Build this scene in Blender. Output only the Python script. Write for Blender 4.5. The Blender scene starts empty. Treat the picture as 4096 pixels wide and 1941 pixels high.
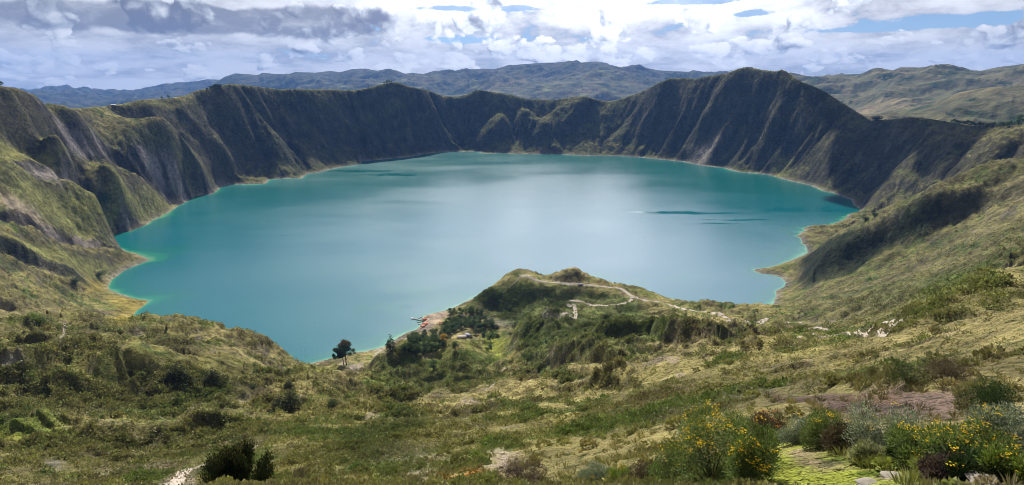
import bpy, math, random
import numpy as np
R = math.radians
rng = np.random.default_rng(7)
random.seed(7)
SC = bpy.context.scene
COL = SC.collection

# ------------------------------------------------------------------ camera
EYE = 380.0                      # metres above the lake
FPX, CX, CY = 2235.0, 2048.0, 970.5
PITCH = math.atan(630.0 / FPX)
cam = bpy.data.cameras.new('camera'); cam_o = bpy.data.objects.new('camera', cam); COL.objects.link(cam_o)
cam_o.location = (0, 0, EYE); cam_o.rotation_euler = (math.pi / 2 - PITCH, 0, 0)
cam.sensor_width = 36.0; cam.lens = 36.0 * FPX / 4096.0
cam.clip_start = 0.3; cam.clip_end = 150000.0
SC.camera = cam_o
SC.view_settings.view_transform = 'Standard'; SC.view_settings.look = 'None'
SC.view_settings.exposure = 0.5; SC.view_settings.gamma = 1.0
SC.cycles.max_bounces = 6; SC.cycles.diffuse_bounces = 2; SC.cycles.glossy_bounces = 3
SC.cycles.volume_bounces = 0; SC.cycles.use_denoising = True
SC.cycles.transparent_max_bounces = 6; SC.cycles.filter_width = 0.9; SC.cycles.use_adaptive_sampling = False

SUN_AZ, SUN_EL = R(-9.0), R(44.0)      # azimuth from +Y towards +X
# ------------------------------------------------------------------ node helpers
class NT:
    def __init__(s, tree): s.t = tree; s.n = tree.nodes; s.l = tree.links
    def new(s, typ, **kw):
        n = s.n.new(typ)
        for k, v in kw.items(): setattr(n, k, v)
        return n
    def put(s, sock, v):
        if isinstance(v, bpy.types.NodeSocket): s.l.new(v, sock)
        elif v is not None:
            if isinstance(v, (tuple, list)) and len(v) == 3 and sock.type == 'RGBA': v = (*v, 1)
            sock.default_value = v
    def math(s, op, a, b=None, c=None, clamp=False):
        n = s.new('ShaderNodeMath', operation=op, use_clamp=clamp)
        s.put(n.inputs[0], a)
        if b is not None: s.put(n.inputs[1], b)
        if c is not None: s.put(n.inputs[2], c)
        return n.outputs[0]
    def vmath(s, op, a, b=None):
        n = s.new('ShaderNodeVectorMath', operation=op)
        s.put(n.inputs[0], a)
        if b is not None:
            s.put(n.inputs['Scale'] if op == 'SCALE' else n.inputs[1], b)
        return n.outputs['Value'] if op in ('DOT_PRODUCT', 'LENGTH') else n.outputs[0]
    def mix(s, fac, a, b, typ='RGBA', blend='MIX'):
        n = s.new('ShaderNodeMix', data_type=typ)
        if typ == 'RGBA':
            n.blend_type = blend; s.put(n.inputs[0], fac); s.put(n.inputs[6], a); s.put(n.inputs[7], b); return n.outputs[2]
        s.put(n.inputs[0], fac); s.put(n.inputs[2], a); s.put(n.inputs[3], b); return n.outputs[0]
    def noise(s, vec, scale, detail=4, rough=.5, dist=0.0, lac=2.0):
        n = s.new('ShaderNodeTexNoise'); s.put(n.inputs['Vector'], vec)
        n.inputs['Scale'].default_value = scale; n.inputs['Detail'].default_value = detail
        n.inputs['Roughness'].default_value = rough; n.inputs['Distortion'].default_value = dist
        n.inputs['Lacunarity'].default_value = lac
        return n.outputs['Fac']
    def ss(s, v, a, b, lo=0.0, hi=1.0):
        n = s.new('ShaderNodeMapRange', interpolation_type='SMOOTHSTEP')
        s.put(n.inputs[0], v); n.inputs[1].default_value = a; n.inputs[2].default_value = b
        n.inputs[3].default_value = lo; n.inputs[4].default_value = hi
        return n.outputs[0]

# ------------------------------------------------------------------ pixel rays
def ray(x, y):
    u = (x - CX) / FPX; v = -(y - CY) / FPX
    return (u, math.cos(PITCH) + v * math.sin(PITCH), -math.sin(PITCH) + v * math.cos(PITCH))
def azT(x, y):
    r = ray(x, y); h = math.hypot(r[0], r[1]); return math.atan2(r[0], r[1]), r[2] / h

# ------------------------------------------------------------------ world: sky with clouds
w = bpy.data.worlds.new('World'); SC.world = w; w.use_nodes = True
T = NT(w.node_tree); T.n.clear()
out = T.new('ShaderNodeOutputWorld')
sky = T.new('ShaderNodeTexSky', sky_type='NISHITA'); sky.sun_disc = False
sky.sun_elevation = SUN_EL; sky.sun_rotation = SUN_AZ
sky.altitude = 3900; sky.air_density = 1.0; sky.dust_density = 0.3; sky.ozone_density = 2.0
bgs = T.new('ShaderNodeBackground'); T.put(bgs.inputs[0], sky.outputs[0]); bgs.inputs[1].default_value = 0.075
tc = T.new('ShaderNodeTexCoord'); D = tc.outputs['Generated']
sx = T.new('ShaderNodeSeparateXYZ'); T.put(sx.inputs[0], D)
hz = T.math('SQRT', T.math('ADD', T.math('MULTIPLY', sx.outputs[0], sx.outputs[0]), T.math('MULTIPLY', sx.outputs[1], sx.outputs[1])))
EL = T.math('ARCTAN2', sx.outputs[2], hz)                 # radians
AZ = T.math('ARCTAN2', sx.outputs[0], sx.outputs[1])
ELc = T.math('MAXIMUM', EL, 0.0)
# cumulus get smaller towards the horizon
LZ = T.math('MULTIPLY', T.math('LOGARITHM', T.math('ADD', ELc, 0.05), math.e), 0.165)
def cloudvec(dx=0.0, dz=0.0, zs=1.0):
    c = T.new('ShaderNodeCombineXYZ')
    T.put(c.inputs[0], T.math('ADD', AZ, dx)); T.put(c.inputs[1], 3.3)
    T.put(c.inputs[2], T.math('MULTIPLY', T.math('ADD', LZ, dz), zs)); return c.outputs[0]
warpn = T.new('ShaderNodeTexNoise'); T.put(warpn.inputs['Vector'], cloudvec()); warpn.inputs['Scale'].default_value = 22; warpn.inputs['Detail'].default_value = 5
warp = T.vmath('SCALE', T.vmath('SUBTRACT', warpn.outputs['Color'], (.5, .5, .5)), .045)
def billow(v, scale):
    n = T.new('ShaderNodeTexVoronoi'); n.feature = 'F1'
    T.put(n.inputs['Vector'], v); n.inputs['Scale'].default_value = scale; n.inputs['Detail'].default_value = 2.0; n.inputs['Roughness'].default_value = .5
    return T.math('SUBTRACT', 1.0, n.outputs['Distance'])
def density(dx, dz):
    v = T.vmath('ADD', cloudvec(dx, dz), warp)
    return T.math('ADD', T.math('MULTIPLY', T.noise(v, 11.0, 7, .6), .62), T.math('MULTIPLY', billow(v, 17), .40))
d0 = density(0, 0); d1 = density(0.010, 0.012); d2 = density(0.003, 0.0045)
big = T.noise(cloudvec(.7, 0, 1.3), 5.0, 3, .5)
def blob(px, py, wpx, hpx, soft=1.0):
    a, t = azT(px, py); e = math.atan(t)
    u = T.math('DIVIDE', T.math('SUBTRACT', AZ, a), wpx / FPX); v = T.math('DIVIDE', T.math('SUBTRACT', EL, e), hpx / FPX)
    r2 = T.math('ADD', T.math('MULTIPLY', u, u), T.math('MULTIPLY', v, v))
    return T.math('EXPONENT', T.math('MULTIPLY', r2, -soft))
def addall(ls):
    o = ls[0]
    for q in ls[1:]: o = T.math('ADD', o, q)
    return o
# bright on the upper, sun side of each puff, grey below
emb = T.math('SUBTRACT', d0, d1); emb2 = T.math('SUBTRACT', d0, d2)
lit = T.math('ADD', T.math('ADD', 0.64, T.math('MULTIPLY', emb, 1.7)), T.math('MULTIPLY', emb2, 2.2))
lit = T.math('ADD', lit, T.math('MULTIPLY', T.math('SUBTRACT', big, .5), 0.9))
edge = T.math('MULTIPLY', T.math('SUBTRACT', d0, .50), 1.6)
dark = addall([blob(250, 70, 420, 50), blob(1050, 100, 420, 50), blob(700, 60, 500, 40), blob(1350, 70, 200, 50)])
dark = T.ss(T.math('ADD', dark, edge), .25, .85)
dark2 = addall([T.math('MULTIPLY', blob(80, 250, 260, 30), .8), T.math('MULTIPLY', blob(700, 225, 330, 22), .8), T.math('MULTIPLY', blob(3500, 0, 500, 60), .85), T.math('MULTIPLY', blob(2700, 258, 420, 14), .7)])
dark2 = T.ss(T.math('ADD', dark2, edge), .25, 1.2)
bright = addall([blob(2300, 130, 600, 110), T.math('MULTIPLY', blob(3000, 200, 700, 60), .8), T.math('MULTIPLY', blob(1700, 250, 400, 50), .5)])
lit = T.math('ADD', lit, T.math('MULTIPLY', T.math('MINIMUM', bright, 1.0), 0.13))
lit = T.math('SUBTRACT', lit, T.math('MULTIPLY', dark, 0.42))
lit = T.math('SUBTRACT', lit, T.math('MULTIPLY', dark2, 0.20))
lit = T.math('MINIMUM', T.math('MAXIMUM', lit, 0.0), 1.0)
ramp = T.new('ShaderNodeValToRGB'); T.put(ramp.inputs[0], lit)
cr = ramp.color_ramp; cr.elements[0].position = 0.0; cr.elements[0].color = (.20, .21, .27, 1)
cr.elements[1].position = 1.0; cr.elements[1].color = (.96, .96, .98, 1)
for p, c in ((.25, (.30, .31, .36, 1)), (.48, (.50, .53, .59, 1)), (.70, (.78, .80, .84, 1))):
    e = cr.elements.new(p); e.color = c
# gaps of blue
gap = addall([blob(1790, 35, 190, 14), blob(1830, 160, 130, 14), T.math('MULTIPLY', blob(1500, 110, 40, 20), .6), blob(2760, 8, 230, 14), blob(3000, 55, 120, 14),
              blob(3950, 70, 260, 16), T.math('MULTIPLY', blob(3500, 115, 260, 10), .9), T.math('MULTIPLY', blob(2080, 30, 60, 12), .9)])
puff = T.ss(T.math('ADD', d0, T.math('ADD', T.math('MULTIPLY', gap, -.10), T.math('MULTIPLY', T.math('ADD', dark, bright), .07))), .385, .445)
soft = T.noise(cloudvec(2.1, 0, 2.2), 9.0, 6, .62)
gapf = T.ss(T.math('ADD', gap, T.math('MULTIPLY', T.math('SUBTRACT', .5, soft), 3.2)), .34, .70)
sheet = T.math('SUBTRACT', 1.0, gapf)
shc = T.mix(T.ss(T.math('SUBTRACT', soft, T.math('MULTIPLY', T.math('ADD', dark, T.math('MULTIPLY', dark2, .5)), .28)), .22, .62), (.29, .30, .35), (.86, .87, .91))
ccol = T.mix(1.0, T.mix(puff, shc, ramp.outputs[0]), T.mix(T.ss(EL, R(9), R(20)), (1, 1, 1), (1.0, .90, .99)), blend='MULTIPLY')
lowcov = T.math('MAXIMUM', T.math('MULTIPLY', puff, T.math('SUBTRACT', 1.0, T.math('MULTIPLY', T.ss(gap, .45, .9), .75))), sheet)
upper = T.ss(T.math('ADD', T.math('MULTIPLY', big, 1.2), T.math('MULTIPLY', soft, .5)), .70, 1.0)      # broken cloud higher up
hi = T.ss(EL, R(11), R(26))
cov = T.mix(hi, lowcov, T.math('ADD', T.math('MULTIPLY', upper, .6), .2), 'FLOAT')
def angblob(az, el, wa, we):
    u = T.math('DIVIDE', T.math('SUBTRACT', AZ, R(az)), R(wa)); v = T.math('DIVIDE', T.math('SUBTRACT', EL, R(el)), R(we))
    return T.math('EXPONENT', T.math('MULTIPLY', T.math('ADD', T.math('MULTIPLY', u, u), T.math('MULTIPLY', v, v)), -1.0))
glow = T.math('MULTIPLY', angblob(9, 22, 25, 12), T.math('ADD', .55, T.math('MULTIPLY', d0, .7)))  # bright patch added above the frame to whiten the lake's reflection
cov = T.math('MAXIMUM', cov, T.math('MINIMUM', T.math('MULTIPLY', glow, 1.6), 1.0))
bgc = T.new('ShaderNodeBackground'); T.put(bgc.inputs[0], ccol); T.put(bgc.inputs[1], T.math('MULTIPLY', T.math('ADD', 0.74, T.math('MULTIPLY', glow, 4.6)), T.ss(sx.outputs[1], -.5, .35, .38, 1.0)))  # clouds behind the camera dimmed to deepen shade on the walls
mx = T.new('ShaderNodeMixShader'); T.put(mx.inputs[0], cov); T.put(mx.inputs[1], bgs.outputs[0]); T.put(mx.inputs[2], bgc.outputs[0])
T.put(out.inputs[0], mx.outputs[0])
w.cycles.sampling_method = 'MANUAL'; w.cycles.sample_map_resolution = 512

# ------------------------------------------------------------------ sun
sl = bpy.data.lights.new('sun', 'SUN'); sl.energy = 4.8; sl.angle = R(0.53); sl.color = (1.0, .95, .87)
so = bpy.data.objects.new('sun', sl); COL.objects.link(so)
from mathutils import Vector, Matrix
sd = Vector((math.sin(SUN_AZ) * math.cos(SUN_EL), math.cos(SUN_AZ) * math.cos(SUN_EL), math.sin(SUN_EL)))
so.rotation_euler = sd.to_track_quat('Z', 'Y').to_euler(); so.location = (0, 0, 900)

# ------------------------------------------------------------------ numpy noise
_P = rng.permutation(4096).astype(np.int32)
_GA = rng.random(4096) * 2 * np.pi
_GX, _GY = np.cos(_GA).astype(np.float32), np.sin(_GA).astype(np.float32)
def gnoise(x, y, seed=0):
    xi = np.floor(x).astype(np.int32); yi = np.floor(y).astype(np.int32)
    xf = (x - xi).astype(np.float32); yf = (y - yi).astype(np.float32)
    u = xf * xf * xf * (xf * (xf * 6 - 15) + 10); v = yf * yf * yf * (yf * (yf * 6 - 15) + 10)
    def g(ix, iy, fx, fy):
        h = _P[(_P[(ix + seed * 131) & 4095] + iy) & 4095]
        return _GX[h] * fx + _GY[h] * fy
    a = g(xi, yi, xf, yf); b = g(xi + 1, yi, xf - 1, yf); c = g(xi, yi + 1, xf, yf - 1); d = g(xi + 1, yi + 1, xf - 1, yf - 1)
    return (a + u * (b - a) + v * ((c + u * (d - c)) - (a + u * (b - a)))) * 1.5
def fbm(x, y, L, octs=4, gain=.5, seed=0, ridged=False):
    s = 0; a = 1.0; t = 0
    for i in range(octs):
        n = gnoise(x / L + 17.3 * i, y / L - 9.1 * i, seed + i)
        if ridged: n = 1 - 2 * np.abs(n)
        s = s + a * n; t += a; a *= gain; L = L / 2.03
    return s / t
def smooth(a, b, x):
    t = np.clip((x - a) / (b - a), 0, 1); return t * t * (3 - 2 * t)

# ------------------------------------------------------------------ shoreline (pixels on the water plane)
SHORE_VIS = [(531,1291),(521,1277),(545,1247),(565,1227),(602,1202),(560,1199),(521,1188),(473,1173),(437,1161),(432,1144),(442,1124),(467,1105),(491,1085),(531,1068),(565,1053),(600,1040),(585,1031),(550,1019),(506,1005),(462,984),(418,970),(399,962),(408,955),(432,945),(472,933),(521,925),(555,912),(590,898),(604,884),(639,869),(678,847),(713,825),(757,802),(781,783),(835,780),(860,771),(875,756),(899,741),(934,739),(1024,737),(1062,735),(1078,718),(1147,714),(1206,714),(1230,696),(1270,691),(1338,674),(1378,667),(1447,657),(1442,646),(1491,642),(1565,635),(1638,628),(1687,618),(1761,610),(1835,607),(1904,607),(1943,615),(2007,614),(2048,615),(2146,617),(2245,618),(2343,623),(2466,624),(2564,630),(2662,640),(2736,648),(2815,664),(2893,672),(2957,689),(3070,699),(3136,718),(3244,743),(3293,765),(3332,772),(3367,787),(3406,799),(3416,820),(3440,837),(3436,849),(3396,856),(3382,876),(3327,901),(3239,904),(3214,915),(3224,923),(3180,945),(3202,952),(3207,972),(3232,996),(3232,1009),(3190,1033),(3141,1050),(3126,1056),(3072,1072),(3013,1079),(3040,1094),(3085,1099),(3124,1111),(3144,1131),(3139,1148),(3104,1168),(3102,1192),(3094,1217),(3080,1241),
 (2960,1250),(2860,1252),(2780,1236),(2700,1222),(2620,1200),(2540,1172),(2450,1150),(2380,1136),(2345,1112),(2290,1106),(2215,1118),(2150,1120),(2090,1116),(2010,1135),(1940,1170),(1850,1215),(1786,1240),(1735,1255),(1700,1262),(1692,1285),(1668,1318),(1640,1330),(1590,1350),(1560,1372),(1530,1390),(1455,1405),(1410,1410),(1365,1422),(1310,1440),(1250,1452),(1181,1472),
 (1060,1455),(900,1405),(760,1365),(640,1330),(565,1308)]
def on_z(x, y, z=0.0):
    r = ray(x, y); t = (z - EYE) / r[2]; return (r[0] * t, r[1] * t)
SH = np.array([on_z(x, y) for x, y in SHORE_VIS])
# signed distance grid (positive on land)
GX0, GX1, GY0, GY1, GS = -1700, 1700, 300, 3900, 8.0
gx = np.arange(GX0, GX1 + 1, GS); gy = np.arange(GY0, GY1 + 1, GS)
GXX, GYY = np.meshgrid(gx, gy, indexing='ij')
def poly_sd(px, py, poly):
    d = np.full(px.shape, 1e9); ins = np.zeros(px.shape, bool); n = len(poly)
    for i in range(n):
        ax, ay = poly[i]; bx, by = poly[(i + 1) % n]; ex, ey = bx - ax, by - ay
        t = np.clip(((px - ax) * ex + (py - ay) * ey) / (ex * ex + ey * ey + 1e-9), 0, 1)
        d = np.minimum(d, np.hypot(px - ax - t * ex, py - ay - t * ey))
        c = ((ay > py) != (by > py)) & (px < (bx - ax) * (py - ay) / (by - ay + 1e-12) + ax)
        ins ^= c
    return np.where(ins, -d, d)
SDG = poly_sd(GXX, GYY, SH)
def bil(grid, x, y):
    fx = np.clip((x - GX0) / GS, 0, grid.shape[0] - 1.001); fy = np.clip((y - GY0) / GS, 0, grid.shape[1] - 1.001)
    i = fx.astype(int); j = fy.astype(int); u = fx - i; v = fy - j
    return (grid[i, j] * (1 - u) + grid[i + 1, j] * u) * (1 - v) + (grid[i, j + 1] * (1 - u) + grid[i + 1, j + 1] * u) * v
def shore_sd(x, y):
    s = bil(SDG, x, y)
    return s + 5.0 * fbm(x, y, 45, 3, .6, 40) * smooth(0, 1, 1 - np.abs(s) / 90)

# ------------------------------------------------------------------ terrain control points
CP = []      # az, ln r, T
def PD(x, y, d):                       # a point seen at pixel x,y, d metres away
    a, t = azT(x, y); CP.append((a, math.log(d), t))
def PZ(x, y, z):                       # a point seen at x,y, z metres above the lake
    a, t = azT(x, y); CP.append((a, math.log((z - EYE) / t), t))
def GP(x, d, z, y=900):                # a hidden point in column x
    a, _ = azT(x, y); CP.append((a, math.log(d), (z - EYE) / d))
def AZP(deg, d, z): CP.append((R(deg), math.log(d), (z - EYE) / d))
for i in range(0, len(SHORE_VIS), 2): PZ(*SHORE_VIS[i], 0)
RIM = [(0,343,1750),(74,353,1800),(147,385,1900),(197,412,2000),(260,422,2150),(275,433,2250),(408,428,2350),(491,418,2450),(565,400,2500),(678,393,2600),(747,380,2650),(786,361,2700),(835,353,2720),(919,335,2800),(1024,346,2900),(1122,357,3000),(1245,358,3100),(1343,360,3200),(1417,362,3280),(1466,355,3300),(1515,340,3350),(1565,329,3400),(1594,330,3420),(1638,347,3450),(1702,358,3550),(1776,384,3650),(1830,386,3700),(1869,377,3700),(1904,358,3680),(1943,363,3680),(2048,380,3700),(2100,394,3720),(2210,400,3720),(2294,387,3680),(2333,385,3640),(2367,392,3620),(2431,406,3620),(2475,397,3600),(2539,377,3550),(2589,357,3500),(2638,330,3450),(2682,313,3420),(2736,312,3380),(2785,315,3340),(2844,303,3280),(2908,293,3220),(2957,274,3170),(2991,269,3140),(3031,279,3100),(3060,285,3060),(3106,288,3020),(3126,280,3000),(3146,288,2980),(3210,333,2920),(3254,347,2880),(3303,367,2820),(3367,411,2760),(3416,441,2700),(3460,468,2650),(3485,484,2620),(3514,481,2560),(3563,479,2500),(3637,469,2400),(3711,475,2300),(3770,483,2240),(3883,502,2100),(4006,506,1980),(4096,495,1900)]
for x, y, d in RIM:
    PD(x, y, d)
    a, t = azT(x, y); z = EYE + t * d
    CP.append((a, math.log(d * 1.10), (z - 75 - EYE) / (d * 1.10)))
    CP.append((a, math.log(d * 1.35), (z - 260 - EYE) / (d * 1.35)))
# beyond the frame
for deg, d, z in ((-47.5,1550,390),(-52,1250,395),(-60,900,385),(-70,600,380),(-50,700,200),(-60,500,210),(-70,350,260),(-75,200,320),(-50,350,225),(-60,200,300),
                  (48,1600,375),(52,1300,370),(60,900,375),(70,600,378),(75,300,378),(52,800,240),(60,500,270),(70,300,330),(52,300,300),(60,150,340),(55,60,365),(-55,60,350),(-55,15,371),(55,15,371.5),(60,30,366),
                  (-75,8,375),(75,8,378),(0,1.5,378.2),(-40,1.5,378.1),(40,1.5,378.3)): AZP(deg, d, z)
# lake floor
for x, y in ((900,1000),(1500,800),(2048,700),(2048,900),(2048,1020),(2700,800),(2900,1000),(1300,1150),(900,1200),(700,1000),(2700,1080),(2900,1170),(1200,1350),(3200,820)):
    PZ(x, y, -40)
# left flank
for x, y, d in ((0,1270,960),(120,1275,965),(300,1275,1005),(430,1275,1060),(470,1060,1405),
                (100,480,1790),(250,480,1950),(400,500,2130),(550,520,2330),(700,560,2420),(700,480,2520),(850,640,2470),(850,560,2560),(860,480,2640),(980,660,2590),(980,450,2760),(980,550,2670),
                (288,471,1960),(404,558,2030),(504,590,2060),(577,597,2110),(649,612,2160),(706,651,2190),(764,695,2230),(829,724,2290),
                (94,558,1700),(200,580,1800),(288,597,1870),(375,630,1920),(490,680,1960),(562,665,2030),(627,709,2080),(706,726,2150),(778,775,2240),
                (0,480,1680),(0,560,1620),(0,620,1560),(100,620,1640),(250,660,1750),(400,690,1840),(500,740,1880),(600,800,1950),(680,790,2090),
                (72,651,1560),(144,651,1600),(238,673,1660),(324,688,1720),(404,702,1775),(461,731,1805),(504,760,1825),
                (130,695,1535),(180,720,1555),(288,738,1615),(360,745,1675),(432,770,1725),(497,781,1785),
                (0,700,1440),(100,760,1450),(250,790,1540),(400,830,1640),(500,850,1720),(0,780,1390),(150,850,1420),(300,880,1520),(400,920,1650),
                (0,846,1330),(72,857,1345),(130,889,1360),(187,918,1390),(252,940,1430),(324,954,1480),(404,972,1510),(468,997,1490),
                (130,925,1300),(216,969,1330),(274,990,1340),(346,1019,1365),(404,1026,1395),
                (0,930,1240),(100,980,1250),(200,1030,1262),(350,1060,1325),
                (0,958,1200),(72,983,1210),(130,1012,1215),(202,1055,1220),(274,1077,1230),
                (0,1012,1165),(72,1048,1170),(144,1084,1175),(216,1106,1180),(267,1106,1200),
                (0,1080,1120),(100,1130,1115),(250,1155,1165),(350,1140,1225),(0,1180,1050),(150,1210,1050),(300,1220,1095),(390,1190,1185)):
    PD(x, y, d)
fs = [azT(x, y) for x, y in SHORE_VIS[30:78]]
fs_a = np.array([p[0] for p in fs]); fs_r = np.array([-EYE / p[1] for p in fs]); _o = np.argsort(fs_a); fs_a, fs_r = fs_a[_o], fs_r[_o]
rim_A = np.array([azT(x, y)[0] for x, y, d in RIM]); rim_R = np.array([d for x, y, d in RIM]); rim_T = np.array([azT(x, y)[1] for x, y, d in RIM])
for a in np.arange(R(-25.5), R(29.5), R(2.6)):
    r0 = np.interp(a, fs_a, fs_r); r1 = np.interp(a, rim_A, rim_R); z1 = EYE + r1 * np.interp(a, rim_A, rim_T)
    for f_, g_ in ((.3, .2), (.62, .52), (.85, .82)):
        d_ = r0 + f_ * (r1 - r0); CP.append((a, math.log(d_), (z1 * g_ - EYE) / d_))
for x, y, d in ((3500,740,2230),(3500,640,2380),(3500,550,2520),(3620,860,1850),(3620,760,1970),(3640,640,2130),(3640,540,2290),(3460,900,1800),
                (3800,760,1760),(3800,640,1920),(3800,560,2050),(4000,680,1620),(4000,580,1790),
                (4096,650,1560),(4096,600,1660),(3340,940,1590),(3420,890,1800),(3620,820,1900),(3500,890,1650),
                (3268,995,1200),(3380,960,1160),(3490,928,1140),(3612,883,1130),(3735,844,1120),(3907,800,1110),(4096,740,1090),
                (3214,1139,1110),(3300,1115,1085),(3416,1090,1060),(3475,1046,1072),(3603,962,1085),(3720,874,1100)):
    PD(x, y, d)
# right slope nearer
for x, y, d in ((3300,1135,1055),(3500,1090,1000),(3553,1045,1045),(3661,1000,1045),(3800,910,1050),(3950,860,1020),(4096,820,980),(3700,1040,960),(3900,980,900),(4096,930,850),
                (3150,1220,900),(3300,1230,820),(3500,1200,740),(3700,1130,680),(3900,1070,640),(4096,1000,600),
                (3150,1290,700),(3300,1300,620),(3500,1270,560),(3700,1220,480),(3900,1160,420),(4096,1090,380),
                (3300,1360,400),(3500,1330,330),(3650,1290,280),(3800,1240,250),(3950,1200,220),(4096,1160,190),
                (3400,1400,220),(3600,1370,160),(3800,1330,130),(4000,1290,110),(4096,1270,100),
                (3400,1480,110),(3600,1460,85),(3800,1440,70),(4096,1420,58),
                (3300,1580,48),(3500,1570,42),(3700,1560,38),(3900,1550,36),(4096,1540,34),
                (3250,1680,31),(3500,1700,29),(3800,1680,28),(4096,1660,26),
                (3000,1760,21),(3250,1760,17.5),(3500,1800,15.5),(3800,1820,14),(4096,1800,13.5),
                (2900,1900,12.5),(3100,1860,12.8),(3350,1880,11.8),(3600,1920,10.6),(3800,1941,9.8),(4096,1941,9.3),(3200,1941,10.6),
                (3300,1941,10.4)):
    PD(x, y, d)
# peninsula and the flat behind the beach
for x, y, z in ((1911,1167,28),(1985,1128,44),(2040,1108,54),(2085,1099,58),(2130,1105,54),(2170,1118,48),(2215,1116,44),(2245,1097,52),(2265,1093,54),(2290,1086,58),(2320,1098,48),(2335,1112,38),(2400,1128,46),(2470,1142,46),(2573,1166,48),(2620,1180,45),(2680,1200,38),(2750,1212,34),(2800,1216,34),(2845,1224,30),(2857,1238,20),(2960,1238,20),(3060,1244,8),
                (1850,1200,14),(2060,1190,30),(1990,1185,24),(2150,1180,34),(2270,1180,34),(2400,1170,42),(2450,1250,34),(2500,1225,40),(2570,1208,42),
                (1690,1300,1.5),(1720,1270,2),(1760,1262,2.5),(1780,1300,4),(1880,1300,8),(1960,1290,10),(2060,1285,12),(2100,1240,22),(2200,1262,24),(2280,1258,26),(2250,1225,26),(2380,1235,34),
                (1860,1340,12),(1860,1390,14),(1700,1370,6),(1640,1400,8),(1760,1420,16),(2000,1340,14),(2030,1300,14),(1980,1400,16),(2000,1440,20),(1940,1440,22),
                (1380,1470,14),(1440,1440,8),(1540,1420,6),(1300,1470,10),(1420,1500,26),(1260,1500,30),(1520,1480,24),(1700,1460,26),(1780,1440,20)):
    PZ(x, y, z)
# knolls
for x, y, z in ((1620,1430,74),(1590,1470,72),(1560,1530,80),(1640,1500,70),(1700,1520,66),(1520,1520,58),(1845,1440,82),(1800,1500,74),(1850,1520,84),(1920,1500,70),(1975,1530,78),(1905,1390,42),(1880,1420,40),(1925,1430,34)):
    PZ(x, y, z)
for x, y, d in (
    (2100,1300,690),(2150,1340,620),(2080,1360,640),(2110,1420,560),(2050,1480,520),(2060,1440,560),
    (2300,1300,620),(2300,1350,560),(2300,1400,500),(2300,1440,430),(2200,1470,430),(2150,1520,380),(2300,1500,360),
    (2500,1290,610),(2500,1330,540),(2500,1380,470),(2500,1410,420),(2500,1440,370),(2500,1490,300),(2450,1540,240),
    (2700,1260,660),(2700,1310,540),(2700,1360,440),(2700,1400,360),(2700,1440,290),(2700,1490,220),(2700,1550,140),
    (2900,1280,620),(2900,1330,480),(2900,1370,370),(2900,1410,280),(2900,1460,190),(2900,1520,120),(2900,1600,65),
    (3100,1300,580),(3100,1340,460),(3100,1380,340),(3100,1430,220),(3100,1500,120),(3050,1580,60),(3100,1650,35),
    # centre foreground
    (1250,1540,440),(1400,1560,420),(1500,1600,340),(1250,1620,320),(1350,1700,200),(1500,1700,180),(1700,1600,320),(1850,1580,330),(1700,1680,190),(2000,1600,250),
    (2200,1600,230),(1900,1680,160),(2150,1680,120),(2000,1760,75),(2350,1620,170),(2480,1600,180),(2400,1680,95),(2550,1650,90),(2600,1720,55),(2800,1680,42),
    (1300,1800,110),(1500,1800,95),(1700,1790,80),(1900,1840,48),(2150,1820,45),(2400,1780,42),(2650,1800,30),(2800,1800,22),
    (1300,1900,60),(1500,1941,42),(1700,1900,46),(1900,1941,30),(2100,1941,26),(2300,1900,25),(2500,1941,18),(2700,1941,14.5),(2850,1941,12.2),(2700,1870,20),
    # left hill
    (0,1287,610),(250,1287,610),(531,1293,610),(688,1297,600),(786,1301,600),(845,1316,600),(934,1345,600),(1024,1363,600),(1094,1394,600),(1126,1426,610),(1157,1457,640),
    (100,1340,530),(400,1340,530),(700,1350,520),(950,1390,520),(1080,1440,540),(1150,1500,520),
    (100,1390,460),(400,1400,450),(650,1405,440),(850,1430,430),(1000,1460,450),(1100,1520,460),
    (0,1465,385),(200,1450,385),(400,1440,385),(600,1430,390),(800,1450,390),
    (0,1480,365),(300,1470,365),(500,1482,362),(700,1500,360),(870,1512,365),(1000,1520,390),
    (0,1620,335),(200,1640,330),(500,1640,335),(800,1610,340),(1000,1610,340),(1150,1600,360),
    (0,1750,285),(250,1720,290),(500,1690,300),(800,1670,295),(1000,1680,260),(1150,1690,230),
    (0,1850,220),(200,1840,215),(450,1830,215),(700,1790,200),(900,1780,160),(1100,1790,120),
    (0,1941,150),(250,1941,130),(500,1941,105),(750,1941,70),(1000,1941,48),(1250,1941,46)):
    PD(x, y, d)
CP = np.array(CP)
# hidden ground behind crests
_h = []
for x, d, z, y in ((150,690,75,1250),(400,690,45,1250),(640,700,45,1330),(800,700,50,1330),(950,690,40,1360),(1080,670,25,1400)):
    a, _ = azT(x, y); _h.append((a, math.log(d), (z - EYE) / d))
CP = np.vstack([CP, np.array(_h)])
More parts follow.
